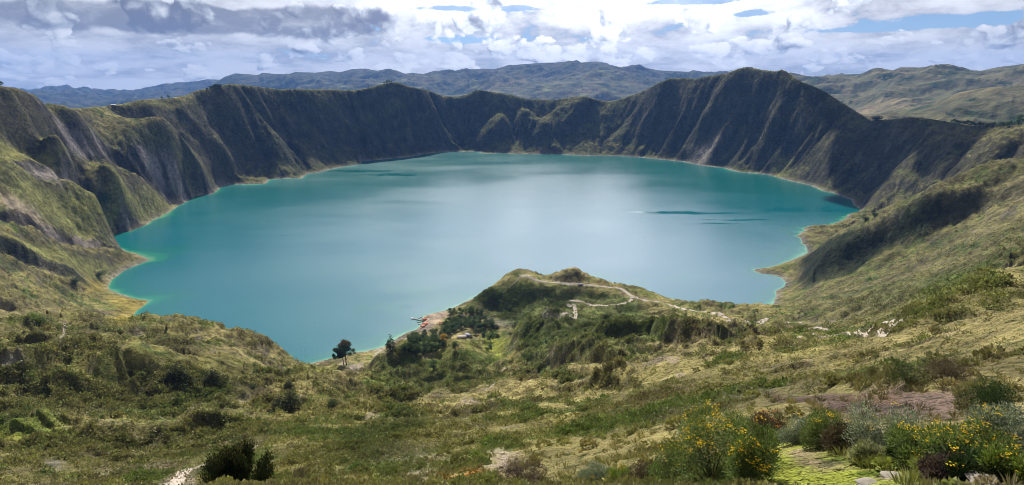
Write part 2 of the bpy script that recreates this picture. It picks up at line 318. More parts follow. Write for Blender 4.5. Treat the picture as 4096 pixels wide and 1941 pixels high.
# merge points that nearly coincide
keep = []
for i, c in enumerate(CP):
    if all(abs(c[0] - CP[k][0]) > .004 or abs(c[1] - CP[k][1]) > .02 for k in keep): keep.append(i)
CP = CP[keep]
CC = 0.035
def _phi(d2): return np.sqrt(d2 + CC * CC)
A = _phi((CP[:, None, 0] - CP[None, :, 0]) ** 2 * 1.6 + (CP[:, None, 1] - CP[None, :, 1]) ** 2)
n = len(CP); Pm = np.c_[np.ones(n), CP[:, 0], CP[:, 1]]
M = np.block([[A - 2e-4 * np.eye(n), Pm], [Pm.T, np.zeros((3, 3))]])
WT = np.linalg.solve(M, np.r_[CP[:, 2], 0, 0, 0])
def rbf(az, lr):
    sh = az.shape; az = az.ravel(); lr = lr.ravel(); o = np.empty(len(az))
    for s in range(0, len(az), 40000):
        a = az[s:s + 40000]; l = lr[s:s + 40000]
        k = _phi((a[:, None] - CP[None, :, 0]) ** 2 * 1.6 + (l[:, None] - CP[None, :, 1]) ** 2)
        o[s:s + 40000] = k @ WT[:n] + WT[n] + WT[n + 1] * a + WT[n + 2] * l
    return o.reshape(sh)

# ------------------------------------------------------------------ polar sheet
def geo(a, b, st): return list(np.exp(np.arange(math.log(a), math.log(b), st)))
rr = np.array(geo(1.2, 8, .02) + geo(8, 60, .0085) + geo(60, 1000, .0058) + geo(1000, 1500, .005) + geo(1500, 3900, .0030) + geo(3900, 5600, .01))
azs = np.concatenate([np.arange(R(-75), R(-50), R(.25)), np.arange(R(-50), R(50), R(.082)), np.arange(R(50), R(75.1), R(.25))])
NA, NR = len(azs), len(rr); lr = np.log(rr)
# coarse evaluation, then bilinear refine
ca = np.linspace(azs[0], azs[-1], 520); cl = np.linspace(lr[0], lr[-1], 620)
Tc = rbf(*np.meshgrid(ca, cl, indexing='ij'))
def coarse(az, l):
    fa = np.clip((az - ca[0]) / (ca[1] - ca[0]), 1, len(ca) - 2.001); fl = np.clip((l - cl[0]) / (cl[1] - cl[0]), 1, len(cl) - 2.001)
    i = fa.astype(int); j = fl.astype(int); u = fa - i; v = fl - j
    def cub(p0, p1, p2, p3, t): return p1 + .5 * t * (p2 - p0 + t * (2 * p0 - 5 * p1 + 4 * p2 - p3 + t * (3 * (p1 - p2) + p3 - p0)))
    i2 = np.minimum(i + 2, len(ca) - 1); j2 = np.minimum(j + 2, len(cl) - 1)
    rows = [cub(Tc[ii, j - 1], Tc[ii, j], Tc[ii, j + 1], Tc[ii, j2], v) for ii in (i - 1, i, i + 1, i2)]
    return cub(*rows, u)
AA, LL = np.meshgrid(azs, lr, indexing='ij')
RRm = np.exp(LL); X = (RRm * np.sin(AA)); Y = (RRm * np.cos(AA))
Z = EYE + coarse(AA, LL) * RRm
print('base terrain', Z.shape, len(CP))

def hit_grid(Zg, x, y, rmin=2.0, rmax=1e9):
    """first point of the sheet met by the ray through pixel x,y"""
    a, t = azT(x, y)
    f = np.interp(a, azs, np.arange(NA)); i = int(f); u = f - i
    i = min(i, NA - 2)
    zc = Zg[i] * (1 - u) + Zg[i + 1] * u
    tt = (zc - EYE) / rr
    ok = np.where((tt >= t) & (rr > rmin) & (rr < rmax))[0]
    if not len(ok): return None
    k = ok[0]
    if k > 0 and tt[k - 1] < t:
        s = (t - tt[k - 1]) / (tt[k] - tt[k - 1] + 1e-12); r_ = rr[k - 1] + s * (rr[k] - rr[k - 1])
    else: r_ = rr[k]
    return Vector((r_ * math.sin(a), r_ * math.cos(a), EYE + t * r_))

rim_az = np.concatenate([[R(-75), R(-60), R(-48)], rim_A, [R(48), R(60), R(75)]]); rim_tt = np.concatenate([[.02, .02, .012], rim_T, [-.02, .0, .01]])
rim_rr = np.concatenate([[600, 900, 1500], rim_R, [1600, 900, 500]])
TR_ = np.interp(AA, rim_az, rim_tt); RB_ = np.interp(AA, rim_az, rim_rr)
def clamp_rim(Zx, soft):
    t_ = (Zx - EYE) / RRm; lim = TR_ - .0006; k_ = smooth(.35, .6, RRm / RB_)
    over = np.maximum(t_ - lim, 0); t2_ = np.where(t_ > lim, lim + soft * over, t_)
    return EYE + (t_ * (1 - k_) + t2_ * k_) * RRm
SD = shore_sd(X, Y)
_m = smooth(R(-31), R(-25), AA) * smooth(30, 260, SD) * smooth(.05, .22, 1 - RRm / RB_) * smooth(1150, 1500, RRm)
_d = (fbm(X, Y, 520, 4, .55, 180) * 190 + (fbm(X, Y, 300, 3, .5, 184, True) - .3) * 120) * _m
_r2 = RRm + _d; Z = np.where(_m > 0, EYE + coarse(AA, np.log(_r2)) * _r2, Z)
Z = clamp_rim(Z, .0)
Zb = Z.copy()
# ridges, cliffs and ravines: polylines seen in the picture, set on the base ground
def feature(pts, h, wfar, wnear, wp=.30, fall=1.0):
    """raise (h>0) or cut (h<0) the ground along a polyline; wfar / wnear are the widths beyond and before it"""
    global Z
    P = [Vector((p[2] * math.sin(azT(p[0], p[1])[0]), p[2] * math.cos(azT(p[0], p[1])[0]), 0)) if len(p) == 3 else hit_grid(Zb, *p) for p in pts]; P = [p for p in P if p is not None]
    if len(pts[0]) == 2 and P and np.mean([math.hypot(p.x, p.y) for p in P]) > 1350:
        h = [q_ * 1.55 for q_ in h] if isinstance(h, (list, tuple)) else h * 1.55
    hs = h if isinstance(h, (list, tuple)) else [h] * len(P)
    P2 = np.array([(p.x, p.y) for p in P]); wmx = max(wfar, wnear) * 1.05
    m = (X > P2[:, 0].min() - wmx) & (X < P2[:, 0].max() + wmx) & (Y > P2[:, 1].min() - wmx) & (Y < P2[:, 1].max() + wmx)
    if not m.any(): return
    px, py = X[m], Y[m]
    px = px + fbm(px, py, wmx * 1.1, 3, .55, 71) * wmx * wp; py = py + fbm(px, py, wmx * 1.1, 3, .55, 77) * wmx * wp
    best = np.full(px.shape, 1e9); sgn = np.zeros(px.shape); hh = np.zeros(px.shape)
    for k in range(len(P2) - 1):
        ax, ay = P2[k]; bx, by = P2[k + 1]; ex, ey = bx - ax, by - ay; L2 = ex * ex + ey * ey + 1e-9
        t = np.clip(((px - ax) * ex + (py - ay) * ey) / L2, 0, 1)
        d = np.hypot(px - ax - t * ex, py - ay - t * ey)
        nx, ny = -ey, ex                      # normal pointing away from the camera
        mx_, my_ = (ax + bx) / 2, (ay + by) / 2
        if nx * mx_ + ny * my_ < 0: nx, ny = -nx, -ny
        s = np.sign((px - ax) * nx + (py - ay) * ny)
        hv = hs[k] * (1 - t) + hs[k + 1] * t
        q = d < best
        best = np.where(q, d, best); sgn = np.where(q, s, sgn); hh = np.where(q, hv, hh)
    wd = np.where(sgn > 0, wfar, wnear)
    t = np.clip(1 - best / wd, 0, 1)
    Z[m] += hh * (t * t * (3 - 2 * t) * (1 - fall) + t * fall)
def cliff(pts, h, w1, w2, wp=.25):
    """cut a face just before an edge, leaving the edge where it is"""
    global Z
    P2 = np.array([(p[2] * math.sin(azT(p[0], p[1])[0]), p[2] * math.cos(azT(p[0], p[1])[0])) for p in pts]); wm = w2 * 1.2
    m = (X > P2[:, 0].min() - wm) & (X < P2[:, 0].max() + wm) & (Y > P2[:, 1].min() - wm) & (Y < P2[:, 1].max() + wm)
    px, py = X[m], Y[m]; q1 = fbm(px, py, w1 * 2.2, 4, .6, 71) * w1 * wp * 2; q2 = fbm(px, py, w1 * 2.2, 4, .6, 77) * w1 * wp * 2; px = px + q1; py = py + q2
    best = np.full(px.shape, 1e9); sg = np.zeros(px.shape); hh = np.zeros(px.shape)
    for k in range(len(P2) - 1):
        ax, ay = P2[k]; e0, e1 = P2[k + 1] - P2[k]; t = np.clip(((px - ax) * e0 + (py - ay) * e1) / (e0 * e0 + e1 * e1 + 1e-9), 0, 1)
        d = np.hypot(px - ax - t * e0, py - ay - t * e1); nx, ny = -e1, e0
        if nx * ax + ny * ay < 0: nx, ny = -nx, -ny
        s_ = (px - ax) * nx + (py - ay) * ny; b_ = d < best; best = np.where(b_, d, best); sg = np.where(b_, s_, sg); hh = np.where(b_, h[k] * (1 - t) + h[k + 1] * t, hh)
    Z[m] -= np.where(sg < 0, hh * smooth(0, w1, best) * (1 - smooth(w1, w2, best)), 0)
#F1 left flank ridges (gentle beyond, cliff before)
cliff([(180,420,1900),(288,471,1960),(404,558,2030),(504,590,2058),(577,597,2108),(649,612,2158),(706,651,2190),(764,695,2230),(829,724,2290)], [6,24,36,38,38,34,30,22,6], 30, 80)
cliff([(60,651,1550),(144,651,1598),(238,673,1658),(324,688,1718),(404,702,1772),(461,731,1802),(504,760,1825)], [5,18,22,22,20,14,4], 15, 44)
cliff([(-60,830,1320),(0,846,1330),(72,857,1345),(130,889,1360),(187,918,1390),(252,940,1430),(324,954,1478),(404,972,1508),(468,997,1490)], [14,18,20,20,20,18,14,10,3], 15, 42)
cliff([(-60,940,1198),(0,958,1200),(72,983,1210),(130,1012,1215),(202,1055,1220),(274,1077,1230)], [20,20,20,18,12,3], 15, 42)
cliff([(-60,1170,1040),(0,1195,1035),(60,1230,1030),(130,1262,1025)], [20,20,16,4], 15, 44)
cliff([(-40,500,1670),(50,520,1700),(130,548,1745)], [22,22,6], 24, 70)
feature([(560,480,2400),(660,520,2420),(760,560,2450),(850,610,2480)], [8,26,30,10], 90, 34, .16)
feature([(500,690,1880),(580,740,1930),(650,790,1990)], [3,9,4], 60, 14, .16)
feature([(640,560),(760,640),(820,700),(850,760)], [10,30,30,8], 120, 45)
feature([(820,560),(900,640),(960,690)], [14,34,16], 110, 40)
feature([(520,470),(640,480),(760,520),(840,600)], [20,24,26,10], 140, 60)
feature([(1000,560),(1080,600),(1120,680)], [14,34,14], 110, 50)
feature([(930,340),(1000,450),(1040,560)], [6,22,14], 120, 90)
feature([(1280,460),(1400,455),(1500,440),(1580,440)], [30,45,45,10], 200, 55)
feature([(1290,500),(1360,530),(1440,580)], [24,30,12], 110, 60)
feature([(1480,560),(1490,600)], [40,10], 60, 60)
feature([(1395,545),(1440,600)], [36,10], 70, 50)
feature([(1545,580),(1570,620)], [24,8], 60, 50)
feature([(1560,330),(1640,420),(1720,500),(1760,570)], [4,45,50,18], 150, 120)
feature([(1560,360),(1600,480),(1650,580)], [4,34,20], 120, 100)
feature([(1900,360),(1960,430)], [6,30], 120, 90)
feature([(2000,520),(1950,560),(1920,600)], [50,36,8], 110, 80)
feature([(2100,500),(2140,550),(2180,600)], [60,50,8], 110, 80)
feature([(2366,396),(2320,470),(2250,530),(2210,590)], [8,48,54,16], 130, 60)
feature([(2300,420),(2230,490),(2160,570)], [10,34,20], 110, 80)
feature([(2682,318),(2630,430),(2560,540),(2540,600)], [6,52,40,14], 190, 90)
feature([(2860,310),(2760,430),(2700,520),(2660,600)], [6,38,30,10], 150, 90)
feature([(2990,275),(2950,380),(2880,450),(2800,560),(2740,630)], [6,50,60,50,12], 190, 70)
feature([(3126,285),(3060,380),(2970,470),(2890,560),(2830,640)], [6,46,64,50,12], 190, 60)
feature([(3130,290),(3120,420),(3060,560),(2980,660)], [6,44,52,16], 170, 80)
feature([(3240,350),(3200,480),(3120,600),(3050,680)], [6,30,40,10], 160, 80)
feature([(3480,490),(3350,600),(3250,700)], [4,26,14], 170, 110)
feature([(3700,500),(3550,640),(3400,760)], [4,24,10], 170, 90)
feature([(3900,540),(3700,680),(3500,800)], [6,26,12], 150, 70)
feature([(4096,560),(3900,680),(3700,770),(3500,850)], [10,26,24,8], 130, 60)
feature([(4150,640),(3950,740),(3750,820),(3600,870)], [16,30,26,8], 120, 50)
#F2 the dark ravine right of the lake
feature([(3225,1060,1150),(3268,1000,1135),(3380,965,1115),(3490,932,1108),(3612,887,1112),(3735,848,1116),(3907,805,1106),(4096,745,1088)], [4,10,14,16,16,14,12,8], 150, 34, .12)
cliff([(3225,1060,1155),(3268,1000,1165),(3380,965,1145),(3490,932,1130),(3612,887,1125),(3735,848,1118),(3907,805,1108),(4096,745,1088)], [0,3,22,32,32,28,22,14], 24, 74)
feature([(3480,1050,1040),(3603,968,1075),(3700,900,1085),(3800,860,1080)], [4,12,14,6], 60, 20, .12)
def mound(x, y, h, r_, el=1.0):
    global Z
    p = hit_grid(Zb, x, y)
    d_ = np.hypot(X - p.x, (Y - p.y) * el) * (1 + .25 * fbm(X, Y, r_ * .6, 3, .6, 190)); t_ = np.clip(1 - d_ / r_, 0, 1); Z += h * (t_ * .75 + .25 * t_ * t_ * (3 - 2 * t_))
mound(1612, 1470, 30, 75); mound(1850, 1480, 30, 70); mound(1915, 1420, 15, 32); mound(1490, 1560, 12, 60); mound(2020, 1500, 12, 60)
mound(2190, 1345, 10, 36); mound(1240, 1560, 9, 60); mound(1700, 1600, 9, 55); mound(2420, 1520, 8, 45)
feature([(-40,1478),(150,1474),(300,1470),(500,1482),(700,1500),(870,1512)], [7,8,8,8,7,3], 60, 9)
feature([(1000,1640),(850,1650),(650,1690),(400,1715),(150,1740)], [3,6,7,6,3], 45, 9)
#F3 left terrace and scarps nearer
feature([(-60,1400),(100,1425),(300,1440),(420,1435)], [6,7,7,2], 40, 8)
feature([(640,1400),(780,1405),(860,1412)], [2,6,2], 40, 8)
feature([(100,1800),(300,1790),(500,1780),(700,1760)], [5,9,9,4], 40, 9)
feature([(800,1740),(950,1730),(1060,1735)], [2,6,2], 30, 8)
#F4 centre and right scarps
feature([(2080,1300),(2180,1290),(2260,1300),(2330,1320)], [10,16,14,4], 60, 12)
feature([(2060,1350),(2110,1345),(2160,1350)], [12,14,4], 40, 10)
feature([(1990,1180),(2080,1188),(2180,1180),(2290,1160),(2400,1160)], [5,8,8,6,3], 40, 22)
feature([(1900,1180),(1960,1200),(2010,1230)], [6,12,6], 30, 14)
feature([(2560,1240),(2450,1260),(2360,1270)], [10,14,4], 50, 14)
feature([(2200,1450),(2320,1440),(2450,1452)], [11,18,7], 60, 10)
feature([(2260,1402),(2400,1402),(2600,1395),(2800,1380),(2960,1355)], [7,13,15,13,6], 60, 8)
feature([(2000,1440),(2060,1440),(2110,1450)], [4,9,4], 30, 9)
feature([(2390,1570),(2470,1560),(2520,1570)], [7,12,5], 30, 7)
feature([(3180,1560),(3350,1555),(3550,1560),(3750,1548),(3900,1540)], [.6,1.5,1.7,1.4,.4], 7, 1.6)
feature([(2560,1640),(2700,1600),(2900,1570)], [1.5,2.5,1.5], 10, 5)
feature([(3700,1270),(3850,1245),(4000,1200)], [1,2.5,2], 30, 9)
feature([(3900,1130),(4000,1100),(4120,1060)], [2,6,6], 60, 14)
feature([(3480,1330),(3600,1325),(3700,1310)], [3,6,3], 30, 8)
feature([(2810,1222),(2840,1226),(2855,1232)], [6,6,2], 22, 10)
feature([(2230,1097),(2290,1090),(2325,1105)], [3,6,3], 30, 18)

# ---- running water: cut gullies into the walls (stream power on a plan grid)
ES = 12.0; ex = np.arange(-2700, 2701, ES); ey = np.arange(620, 4301, ES)
EX, EY = np.meshgrid(ex, ey, indexing='ij'); NXE, NYE = EX.shape
def polar_sample(F, x, y):
    f = np.interp(np.arctan2(x, y), azs, np.arange(NA)); g = np.interp(np.hypot(x, y), rr, np.arange(NR))
    i = np.minimum(f.astype(int), NA - 2); j = np.minimum(g.astype(int), NR - 2); u = f - i; v = g - j
    return (F[i, j] * (1 - u) + F[i + 1, j] * u) * (1 - v) + (F[i, j + 1] * (1 - u) + F[i + 1, j + 1] * u) * v
EZ0 = polar_sample(Z, EX, EY); ESD = shore_sd(EX, EY)
EZ0 = np.where(ESD < 0, ESD * .05 - 1, np.maximum(EZ0, ESD * .03))
hard = .25 + 1.5 * smooth(-.3, .3, fbm(EX, EY, 330, 3, .5, 170))
EZ = EZ0 + (ESD > 0) * (fbm(EX, EY, 170, 5, .6, 171) * 22 + fbm(EX, EY, 60, 3, .6, 172) * 7)
nb = [(-1,-1),(-1,0),(-1,1),(0,-1),(0,1),(1,-1),(1,0),(1,1)]
fidx = np.arange(NXE * NYE).reshape(NXE, NYE)
for it in range(14):
    best = np.full(EZ.shape, 0.0); rec = fidx.copy()
    for dx_, dy_ in nb:
        sh_ = np.full(EZ.shape, 1e9); si = fidx.copy()
        xs0, xs1 = max(0, dx_), NXE + min(0, dx_); ys0, ys1 = max(0, dy_), NYE + min(0, dy_)
        xd0, xd1 = max(0, -dx_), NXE + min(0, -dx_); yd0, yd1 = max(0, -dy_), NYE + min(0, -dy_)
        sh_[xd0:xd1, yd0:yd1] = EZ[xs0:xs1, ys0:ys1]; si[xd0:xd1, yd0:yd1] = fidx[xs0:xs1, ys0:ys1]
        sl_ = (EZ - sh_) / (ES * math.hypot(dx_, dy_)); b_ = sl_ > best; best = np.where(b_, sl_, best); rec = np.where(b_, si, rec)
    order = np.argsort(-EZ.ravel()); rl = rec.ravel().tolist(); Ar = [1.0] * len(rl)
    for k_ in order.tolist():
        r_ = rl[k_]
        if r_ != k_: Ar[r_] += Ar[k_]
    Ar = np.array(Ar) * ES * ES
    kk = .0105 * hard.ravel() * np.maximum(Ar - 1200, 0) ** .5 * .22
    kk = np.where(ESD.ravel() < 0, 0, kk).tolist(); zl = EZ.ravel().tolist()
    for k_ in order[::-1].tolist():
        r_ = rl[k_]
        if r_ != k_: zl[k_] = (zl[k_] + kk[k_] * zl[r_]) / (1 + kk[k_])
    EZ = np.array(zl).reshape(EZ.shape)
    lap = np.zeros_like(EZ); lap[1:-1, 1:-1] = (EZ[2:, 1:-1] + EZ[:-2, 1:-1] + EZ[1:-1, 2:] + EZ[1:-1, :-2]) / 4 - EZ[1:-1, 1:-1]
    EZ += lap * .22 * (ESD > 0)
ED = EZ - EZ0
print('erosion', ED[ESD > 0].min(), ED[ESD > 0].mean())
def ebil(x, y):
    fx = np.clip((x - ex[0]) / ES, 1, NXE - 2.001); fy = np.clip((y - ey[0]) / ES, 1, NYE - 2.001); i = fx.astype(int); j = fy.astype(int); u = fx - i; v = fy - j
    return (ED[i, j] * (1 - u) + ED[i + 1, j] * u) * (1 - v) + (ED[i, j + 1] * (1 - u) + ED[i + 1, j + 1] * u) * v
ewt = (1 - .7 * smooth(R(-25), R(-31), AA)) * smooth(1050, 1450, RRm) * (np.abs(X) < 2650) * (Y > 700) * (Y < 4250)
Z = Z + ebil(X, Y) * ewt
Zb2 = Z.copy()
# ---- natural roughness
CXL, CYL = 0.0, 1900.0
th = np.arctan2(X - CXL, Y - CYL); rad = np.hypot(X - CXL, Y - CYL)
wx = fbm(X, Y, 420, 3, .5, 60) * 90
gu = th * 1250 + wx * 1.6; gv = rad * .42
shm = smooth(8, 150, SD); shm2 = smooth(2, 40, SD)
far = smooth(900, 1500, RRm) * (1 - smooth(R(25), R(28), AA) * (1 - smooth(1200, 1600, RRm)))
near_rim = np.ones_like(Z)
# rim rows: fade the big relief at the skyline so its line stays
rim_a = np.array([azT(x, y)[0] for x, y, d in RIM]); rim_r = np.array([d for x, y, d in RIM])
rr_rim = np.interp(AA, rim_a, rim_r)
rimfade = smooth(0.04, .22, np.abs(RRm / rr_rim - 1))
gmask = 1 - .75 * smooth(R(-22), R(-30), AA) 
gul = fbm(gu, gv, 210, 5, .55, 5, True) - .35
gul2 = (fbm(gu, gv * 1.4, 85, 4, .6, 9, True) - .35) * (.3 + 1.2 * smooth(-.3, .3, fbm(X, Y, 300, 2, .5, 12)))
Z += far * shm * (gul * gmask * 22 * (0.02 + .98 * rimfade) + gul2 * gmask * 7 * (.12 + .88 * rimfade))
Z += far * shm2 * (fbm(X, Y, 75, 5, .6, 15) * 14 + fbm(X, Y, 34, 4, .62, 18, True) * 8 + fbm(X, Y, 13, 3, .6, 19, True) * 3)
# terraces: sharp little cliffs on the walls
t1 = fbm(X, Y, 260, 4, .5, 21) * 6; st = smooth(.35, .65, t1 - np.floor(t1))
Z += far * shm * (st - (t1 - np.floor(t1))) * 18 * (.08 + .92 * rimfade)
zb_ = (Z + 45 * fbm(X, Y, 380, 4, .55, 23)) / 62; zf_ = zb_ - np.floor(zb_)
Z += far * shm * (smooth(.38, .62, zf_) - zf_) * 24 * smooth(-.15, .25, fbm(X, Y, 420, 2, .5, 24)) * (.1 + .9 * rimfade)
mid = (1 - far)
dm = smooth(25, 120, RRm)
Z += mid * shm * smooth(90, 300, RRm) * (fbm(X, Y, 120, 5, .5, 25) * 10 + (fbm(X, Y, 75, 4, .5, 26, True) - .3) * 9)
Z += mid * shm2 * dm * (fbm(X, Y, 28, 4, .6, 27) * 4.2 + (fbm(X, Y, 42, 4, .55, 28, True) - .3) * 4.5 * smooth(100, 250, RRm))
t2 = fbm(X, Y, 90, 4, .55, 31) * 5; st2 = smooth(.42, .58, t2 - np.floor(t2))
flat_beach = 1 - smooth(0, 1, 1 - np.hypot((X + 130) / 120, (Y - 850) / 110))
Z += mid * shm * dm * (st2 - (t2 - np.floor(t2))) * (1.2 + 3.5 * smooth(150, 450, RRm)) * flat_beach
Z += shm2 * smooth(6, 30, RRm) * (1 - smooth(1200, 2000, RRm)) * fbm(X, Y, 7, 4, .55, 33) * .7
Z += smooth(3, 8, RRm) * (1 - smooth(120, 300, RRm)) * fbm(X, Y, 1.6, 3, .5, 35) * .12
calm = 1 - .62 * smooth(R(-24), R(-30), AA) * smooth(900, 1100, RRm)
calm = calm * (1 - .4 * smooth(R(24), R(29), AA) * smooth(700, 900, RRm) * (1 - smooth(1500, 1800, RRm)))
def calm_poly(poly, f, soft):
    global calm
    P2 = np.array([(p.x, p.y) for p in (hit_grid(Zb2, *q) for q in poly) if p is not None]); d_ = poly_sd(X, Y, P2); k_ = 1 - smooth(0, soft, d_); calm = calm * (1 - k_ + k_ * f)
calm_poly([(1360,1440),(1700,1260),(1790,1235),(2090,1100),(2320,1120),(2600,1180),(3000,1280),(2600,1260),(2300,1290),(2060,1290),(2040,1340),(2010,1430),(1900,1440),(1700,1440),(1500,1450)], .35, 30)
calm_poly([(3180,1290),(3300,1300),(3500,1280),(3660,1265),(3600,1350),(3400,1360),(3200,1360)], .35, 20)
calm_poly([(640,1960),(800,1850),(1080,1740),(1090,1770),(900,1880),(760,1960)], .3, 10)
Z = Zb2 + (Z - Zb2) * calm
lf_ = smooth(R(-24), R(-30), AA) * smooth(900, 1100, RRm) * smooth(8, 60, SD) * (.15 + .85 * rimfade)
_sl = smooth(.35, .8, np.hypot(np.gradient(Z, axis=0) / (np.gradient(azs)[:, None] * RRm), np.gradient(Z, axis=1) / np.gradient(rr)[None, :]))
Z += lf_ * (.25 + .75 * _sl) * (fbm(X, Y, 38, 4, .62, 201, True) * 7 + fbm(X, Y, 14, 3, .6, 202, True) * 3.5)
Z += (1 - smooth(R(-24), R(-30), AA)) * smooth(1500, 2000, RRm) * shm * rimfade * _sl * fbm(X, Y, 46, 4, .65, 203, True) * 8
Z = clamp_rim(Z, .12)
# shore
land = SD > 0
blend = smooth(0, 70 - 42 * far, SD)
Z = np.where(land, np.maximum(np.minimum(SD * (.30 + .35 * far) + fbm(X, Y, 18, 3, .5, 37) * np.clip(SD * .06, 0, 2), 1e9) * (1 - blend) + np.maximum(Z, 1.2) * blend, .02 * SD), np.maximum(SD * .2, -25))
outside = (X < GX0 + 20) | (X > GX1 - 20) | (Y < GY0 + 20) | (Y > GY1 - 20)

def hit(x, y, rmin=2.0, rmax=1e9): return hit_grid(Z, x, y, rmin, rmax)
def ground(x, y):
    a = math.atan2(x, y); r_ = math.hypot(x, y)
    f = float(np.interp(a, azs, np.arange(NA))); g = float(np.interp(r_, rr, np.arange(NR)))
    i = min(int(f), NA - 2); j = min(int(g), NR - 2); u = f - i; v = g - j
    return float((Z[i, j] * (1 - u) + Z[i + 1, j] * u) * (1 - v) + (Z[i, j + 1] * (1 - u) + Z[i + 1, j + 1] * u) * v)
def ground_n(x, y):
    a = np.arctan2(x, y); r_ = np.hypot(x, y)
    f = np.interp(a, azs, np.arange(NA)); g = np.interp(r_, rr, np.arange(NR))
    i = np.minimum(f.astype(int), NA - 2); j = np.minimum(g.astype(int), NR - 2); u = f - i; v = g - j
    return (Z[i, j] * (1 - u) + Z[i + 1, j] * u) * (1 - v) + (Z[i, j + 1] * (1 - u) + Z[i + 1, j + 1] * u) * v
def samp(F, x, y):
    a = np.arctan2(x, y); r_ = np.hypot(x, y)
    i = np.rint(np.interp(a, azs, np.arange(NA))).astype(int); j = np.rint(np.interp(r_, rr, np.arange(NR))).astype(int)
    return F[i, j]

#SECTION MATERIALS
def mesh_from(name, verts, faces_idx, nper, mat=None, smooth_=True, attrs=None):
    """verts (n,3), faces_idx flat index array with nper vertices each"""
    me = bpy.data.meshes.new(name); nv = len(verts); nf = len(faces_idx) // nper
    me.vertices.add(nv); me.vertices.foreach_set('co', np.asarray(verts, np.float32).ravel())
    me.loops.add(nf * nper); me.loops.foreach_set('vertex_index', np.asarray(faces_idx, np.int32).ravel())
    me.polygons.add(nf); me.polygons.foreach_set('loop_start', np.arange(0, nf * nper, nper, dtype=np.int32))
    me.polygons.foreach_set('loop_total', np.full(nf, nper, np.int32))
    if smooth_: me.polygons.foreach_set('use_smooth', np.ones(nf, bool))
    me.update(calc_edges=True)
    for k, v in (attrs or {}).items():
        v = np.asarray(v, np.float32)
        if v.ndim == 1:
            at = me.attributes.new(k, 'FLOAT', 'POINT'); at.data.foreach_set('value', v)
        else:
            at = me.attributes.new(k, 'FLOAT_COLOR', 'POINT')
            at.data.foreach_set('color', np.c_[v, np.ones(len(v), np.float32)].ravel().astype(np.float32))
    if mat: me.materials.append(mat)
    return me
def link(name, me, kind=None, label=None, cat=None, group=None, parent=None):
    o = bpy.data.objects.new(name, me); COL.objects.link(o)
    if kind: o['kind'] = kind
    if label: o['label'] = label
    if cat: o['category'] = cat
    if group: o['group'] = group
    if parent: o.parent = parent
    return o
def new_mat(name, rough=.9):
    m = bpy.data.materials.new(name); m.use_nodes = True; t = NT(m.node_tree)
    b = m.node_tree.nodes['Principled BSDF']; b.inputs['Roughness'].default_value = rough
    b.inputs['Specular IOR Level'].default_value = .25
    return m, t, b

# ---- ground colour (albedo) painted by what grows there
dZa = np.gradient(Z, axis=0) / (np.gradient(azs)[:, None] * RRm); dZr = np.gradient(Z, axis=1) / np.gradient(rr)[None, :]
slope = np.hypot(dZa, dZr)
def mixc(base, col, f): return base * (1 - f[..., None]) + np.array(col, np.float32) * f[..., None]
n_big = fbm(X, Y, 160, 4, .55, 81); n_mid = fbm(X, Y, 40, 4, .6, 85); n_sm = fbm(X, Y, 9, 3, .6, 87); n_s2 = fbm(X, Y, 3, 2, .6, 88)
nn = n_mid + .5 * n_sm
C = np.ones(Z.shape + (3,), np.float32) * np.array([.196, .180, .070], np.float32)         # olive grass
C = mixc(C, [.250, .220, .098], smooth(-.05, .35, n_big + .3 * n_mid))                      # dry straw
C = mixc(C, [.110, .145, .040], smooth(.0, .35, nn - .3 * n_big))                             # green scrub
C = mixc(C, [.120, .095, .052], smooth(.1, .42, fbm(X, Y, 55, 4, .6, 91)) * .8)              # brown heath
fw = smooth(1500, 2300, RRm) * smooth(R(-31), R(-20), AA)
C = mixc(C, [.085, .098, .038], fw * .75)
C = mixc(C, [.055, .056, .032], smooth(900, 1500, RRm) * smooth(.65, 1.3, slope + .2 * n_mid) * .7)  # dark rock tone on steep walls, also deepening their shade
C = mixc(C, [.145, .135, .055], fw * (1 - smooth(.6, 1.0, slope)) * smooth(.0, .35, n_big + .4 * n_mid) * .75)  # paler grass on gentle wall slopes, also brightening the sunlit ribs
rockn = smooth(-.1, .25, fbm(gu, gv, 60, 4, .6, 93))
rock = smooth(.95, 1.5, slope + .25 * n_mid) * smooth(20, 60, RRm)
rc = mixc(np.ones_like(C) * np.array([.055, .050, .046], np.float32), [.17, .15, .13], smooth(.05, .4, fbm(X, Y, 35, 4, .6, 95)))
C = C * (1 - rock[..., None] * .5) + rc * rock[..., None] * .5
# bare pale patches
C = C * (1 + .22 * (1 - smooth(1000, 1500, RRm)))[..., None]
_sc = smooth(.30, .40, fbm(X, Y, 24, 4, .62, 195) + .12 * n_big) * (1 - smooth(900, 1300, RRm)) * smooth(60, 150, RRm)
C = mixc(C, [.30, .25, .19], _sc * .75)
bare = smooth(.34, .5, fbm(X, Y, 70, 5, .62, 97) + .25 * n_sm) * (1 - fw) * .8
C = mixc(C, [.25, .215, .16], bare * .8)
